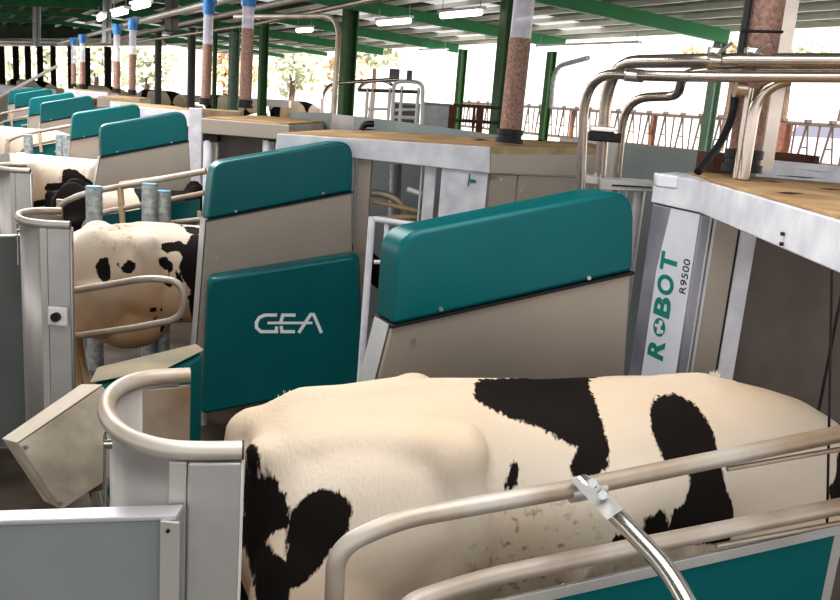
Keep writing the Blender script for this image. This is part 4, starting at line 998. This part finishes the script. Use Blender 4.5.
P2 = Z3([(402, 98), (430, 88), (520, 78), (600, 74), (655, 80), (668, 110), (690, 170), (700, 210), (712, 260), (705, 300), (660, 318), (626, 312), (628, 275), (644, 248), (600, 236), (575, 216), (540, 196), (480, 180), (440, 160), (405, 135)])
P3 = Z3([(487, 283), (503, 283), (506, 292), (500, 330), (480, 350), (472, 345), (482, 315)])
P4 = Z4([(207, 160), (225, 130), (260, 121), (300, 140), (330, 170), (355, 220), (365, 270), (380, 330), (402, 390), (398, 430), (390, 470), (262, 470), (250, 430), (262, 395), (290, 370), (300, 320), (270, 285), (240, 278), (222, 240), (208, 195)])
P5 = Z4([(195, 412), (240, 392), (252, 430), (248, 470), (120, 490), (122, 450), (150, 448), (190, 445)])
P6 = Z4([(640, 262), (700, 262), (700, 420), (640, 400), (622, 365), (618, 340), (632, 325)])
T = P(264, 402, Y=2.22); phi1 = math.radians(20)
org1 = Vector((T.x, T.y, 0))
print('T', T, 'W', P(690, 380, Y=2.95))
dzc = lambda x: (T.z-1.425)+.0*x
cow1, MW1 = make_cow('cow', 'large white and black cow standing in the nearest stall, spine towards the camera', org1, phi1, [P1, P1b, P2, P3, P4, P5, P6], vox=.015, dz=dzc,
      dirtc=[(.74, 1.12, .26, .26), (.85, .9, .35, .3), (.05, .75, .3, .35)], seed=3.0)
for x in (-.06, .12, .5, 1.0, 1.44, 1.7): print('spine', x, proj(MW1@Vector((x, 0, 1.44+dzc(x)))))
for s_ in (-1, 1): print('hook', s_, proj(MW1@Vector((.5, s_*.25, 1.39+dzc(.5)))), 'pin', proj(MW1@Vector((0, s_*.12, 1.34+dzc(0)))))
# hair tufts
def tuft(parent, MW, x, y, z, n, ln, lean, sd):
    rnd = random.Random(sd); m = MB()
    for i in range(n):
        a = Vector((x+rnd.gauss(0, .007), y+rnd.gauss(0, .006), z-.012)); d = Vector((lean+rnd.gauss(0, .3), rnd.gauss(0, .25), 1)).normalized()*ln*rnd.uniform(.5, 1)
        m.tube([a, a+d*.6, a+d+Vector((lean*.01, 0, 0))], [.0016, .0012, .0003], 4, cap=False)
    me = bpy.data.meshes.new('hair_tuft'); m.bm.to_mesh(me); m.bm.free(); o = bpy.data.objects.new('hair_tuft', me); C.objects.link(o); me.materials.append(M['hair']); o.parent = parent
    return o
zt1 = lambda x: 1.455+dzc(x)
tuft(cow1, MW1, -.03, 0, 1.385+dzc(0), 26, .05, .3, 1); tuft(cow1, MW1, .06, 0, 1.43+dzc(0.05), 26, .045, .3, 2); tuft(cow1, MW1, 1.50, 0, 1.468+dzc(1.4), 60, .035, -.2, 3)
# second cow
def Z5(l): return [(x/3, 150+y/3) for x, y in l]
C2 = [Z5([(285, 350), (300, 325), (322, 320), (332, 345), (330, 385), (315, 400), (298, 385)]), Z5([(365, 350), (385, 332), (408, 338), (405, 358), (390, 372), (368, 368)]),
      Z5([(347, 340), (358, 338), (355, 352)]), Z5([(475, 325), (500, 318), (508, 335), (495, 358), (480, 345)]), Z5([(527, 290), (560, 282), (575, 255), (600, 255), (640, 250), (640, 600), (580, 590), (560, 560), (580, 520), (568, 470), (570, 420), (545, 380), (535, 350), (548, 320)]),
      Z5([(525, 360), (545, 380), (555, 420), (540, 430), (530, 400)]), Z5([(448, 474), (468, 470), (470, 484), (452, 486)]), Z5([(452, 505), (470, 500), (468, 512)])]
T2 = P(72, 232, Y=5.95)
dz2 = lambda x: (T2.z-1.42)+.03*min(1, max(0, x/.5))
make_cow('cow', 'second cow, white and tan with small black spots, behind the hoop rail', Vector((T2.x, T2.y, 0)), math.radians(20), C2, dz=dz2, vox=.02, seed=8.0, tan=srgb(196, 150, 104), dirtc=[(.3, 1.3, .2, .15)], extra=lambda p: (p.x-1.45)*.5+noise.noise(p*2.5)*.12 if p.x > 1.05 else ((noise.noise(p*11)-.38)*.1 if p.x > .62 else -.3))
T3 = P(57, 190, Y=8.6)
big = [[(40, 190), (50, 185), (140, 178), (320, 170), (330, 330), (40, 330)]]
make_cow('cow', 'third cow, mostly black, standing behind the stall rails', Vector((T3.x, T3.y, 0)), math.radians(20), big, dz=lambda x: T3.z-1.42, vox=.03, seed=1.5, extra=lambda p: .1-max(0, noise.noise(p*2.1+Vector((4, 0, 0)))-.25))
T4 = P(2, 156, Y=11.2)
c4 = [Z5([(140, 100), (185, 98), (190, 60), (205, 55), (230, 60), (300, 110), (300, 190), (90, 180), (95, 155), (170, 152), (150, 130), (132, 118)])]
make_cow('cow', 'fourth cow, cream with a black side patch, beyond the third gate', Vector((T4.x, T4.y, 0)), math.radians(4), c4, dz=lambda x: T4.z-1.42, vox=.03, seed=5.0)
T5 = P(-30, 127, Y=15)
make_cow('cow', 'fifth cow, plain cream back, far left beyond the fourth cow', Vector((T5.x, T5.y, 0)), math.radians(10), [[(80, 120), (85, 120), (85, 140)]], dz=lambda x: T5.z-1.42, vox=.035, seed=9.0)
# distant cows in the yard
cd0, _ = make_cow('cow', 'tiny distant black and white cow by the far end wall', P(10, 84, Y=38)*1.0, 0, None, vox=.06, seed=4.0, group='distant cows at the far end')
cd0.location.z = .75
for k, (px, Y, rz) in enumerate(((-62, 38, .2), (78, 38, .3), (142, 37, -.2), (207, 36, .3), (272, 38, .1))):
    p = P(px, 90, Y=Y); o = cd0.copy(); C.objects.link(o); o.location = (p.x, p.y, .75); o.rotation_euler = (0, 0, rz)
# ---------------------------------------------------------------- light
w = bpy.data.worlds.new('World'); bpy.context.scene.world = w; w.use_nodes = True
bg = w.node_tree.nodes['Background']; bg.inputs[0].default_value = (1.0, .995, .985, 1); bg.inputs[1].default_value = 1.55
def area(loc, sx, sy, power, rot=(0, 0, 0), col=(1, .985, .96)):
    l = bpy.data.lights.new('area', 'AREA'); l.shape = 'RECTANGLE'; l.size = sx; l.size_y = sy; l.energy = power; l.color = col
    o = bpy.data.objects.new('area_light', l); C.objects.link(o); o.location = loc; o.rotation_euler = rot; return o
for k in range(5):
    c = R*(1.5+k*6)+Q*(.8); area((c.x, c.y, 4.1), 2.2, 3.5, (105, 170, 300, 330, 330)[k], (0, 0, math.atan2(-R.x, R.y)))
sun = bpy.data.lights.new('sun', 'SUN'); sun.energy = 7; sun.angle = .02; so = bpy.data.objects.new('sun', sun); C.objects.link(so); so.rotation_euler = (math.radians(38), 0, math.radians(30))
vs = bpy.context.scene.view_settings; vs.view_transform = 'Standard'; vs.exposure = 0.05
try: vs.look = 'Medium High Contrast'
except Exception as ex: print('LOOK', ex)
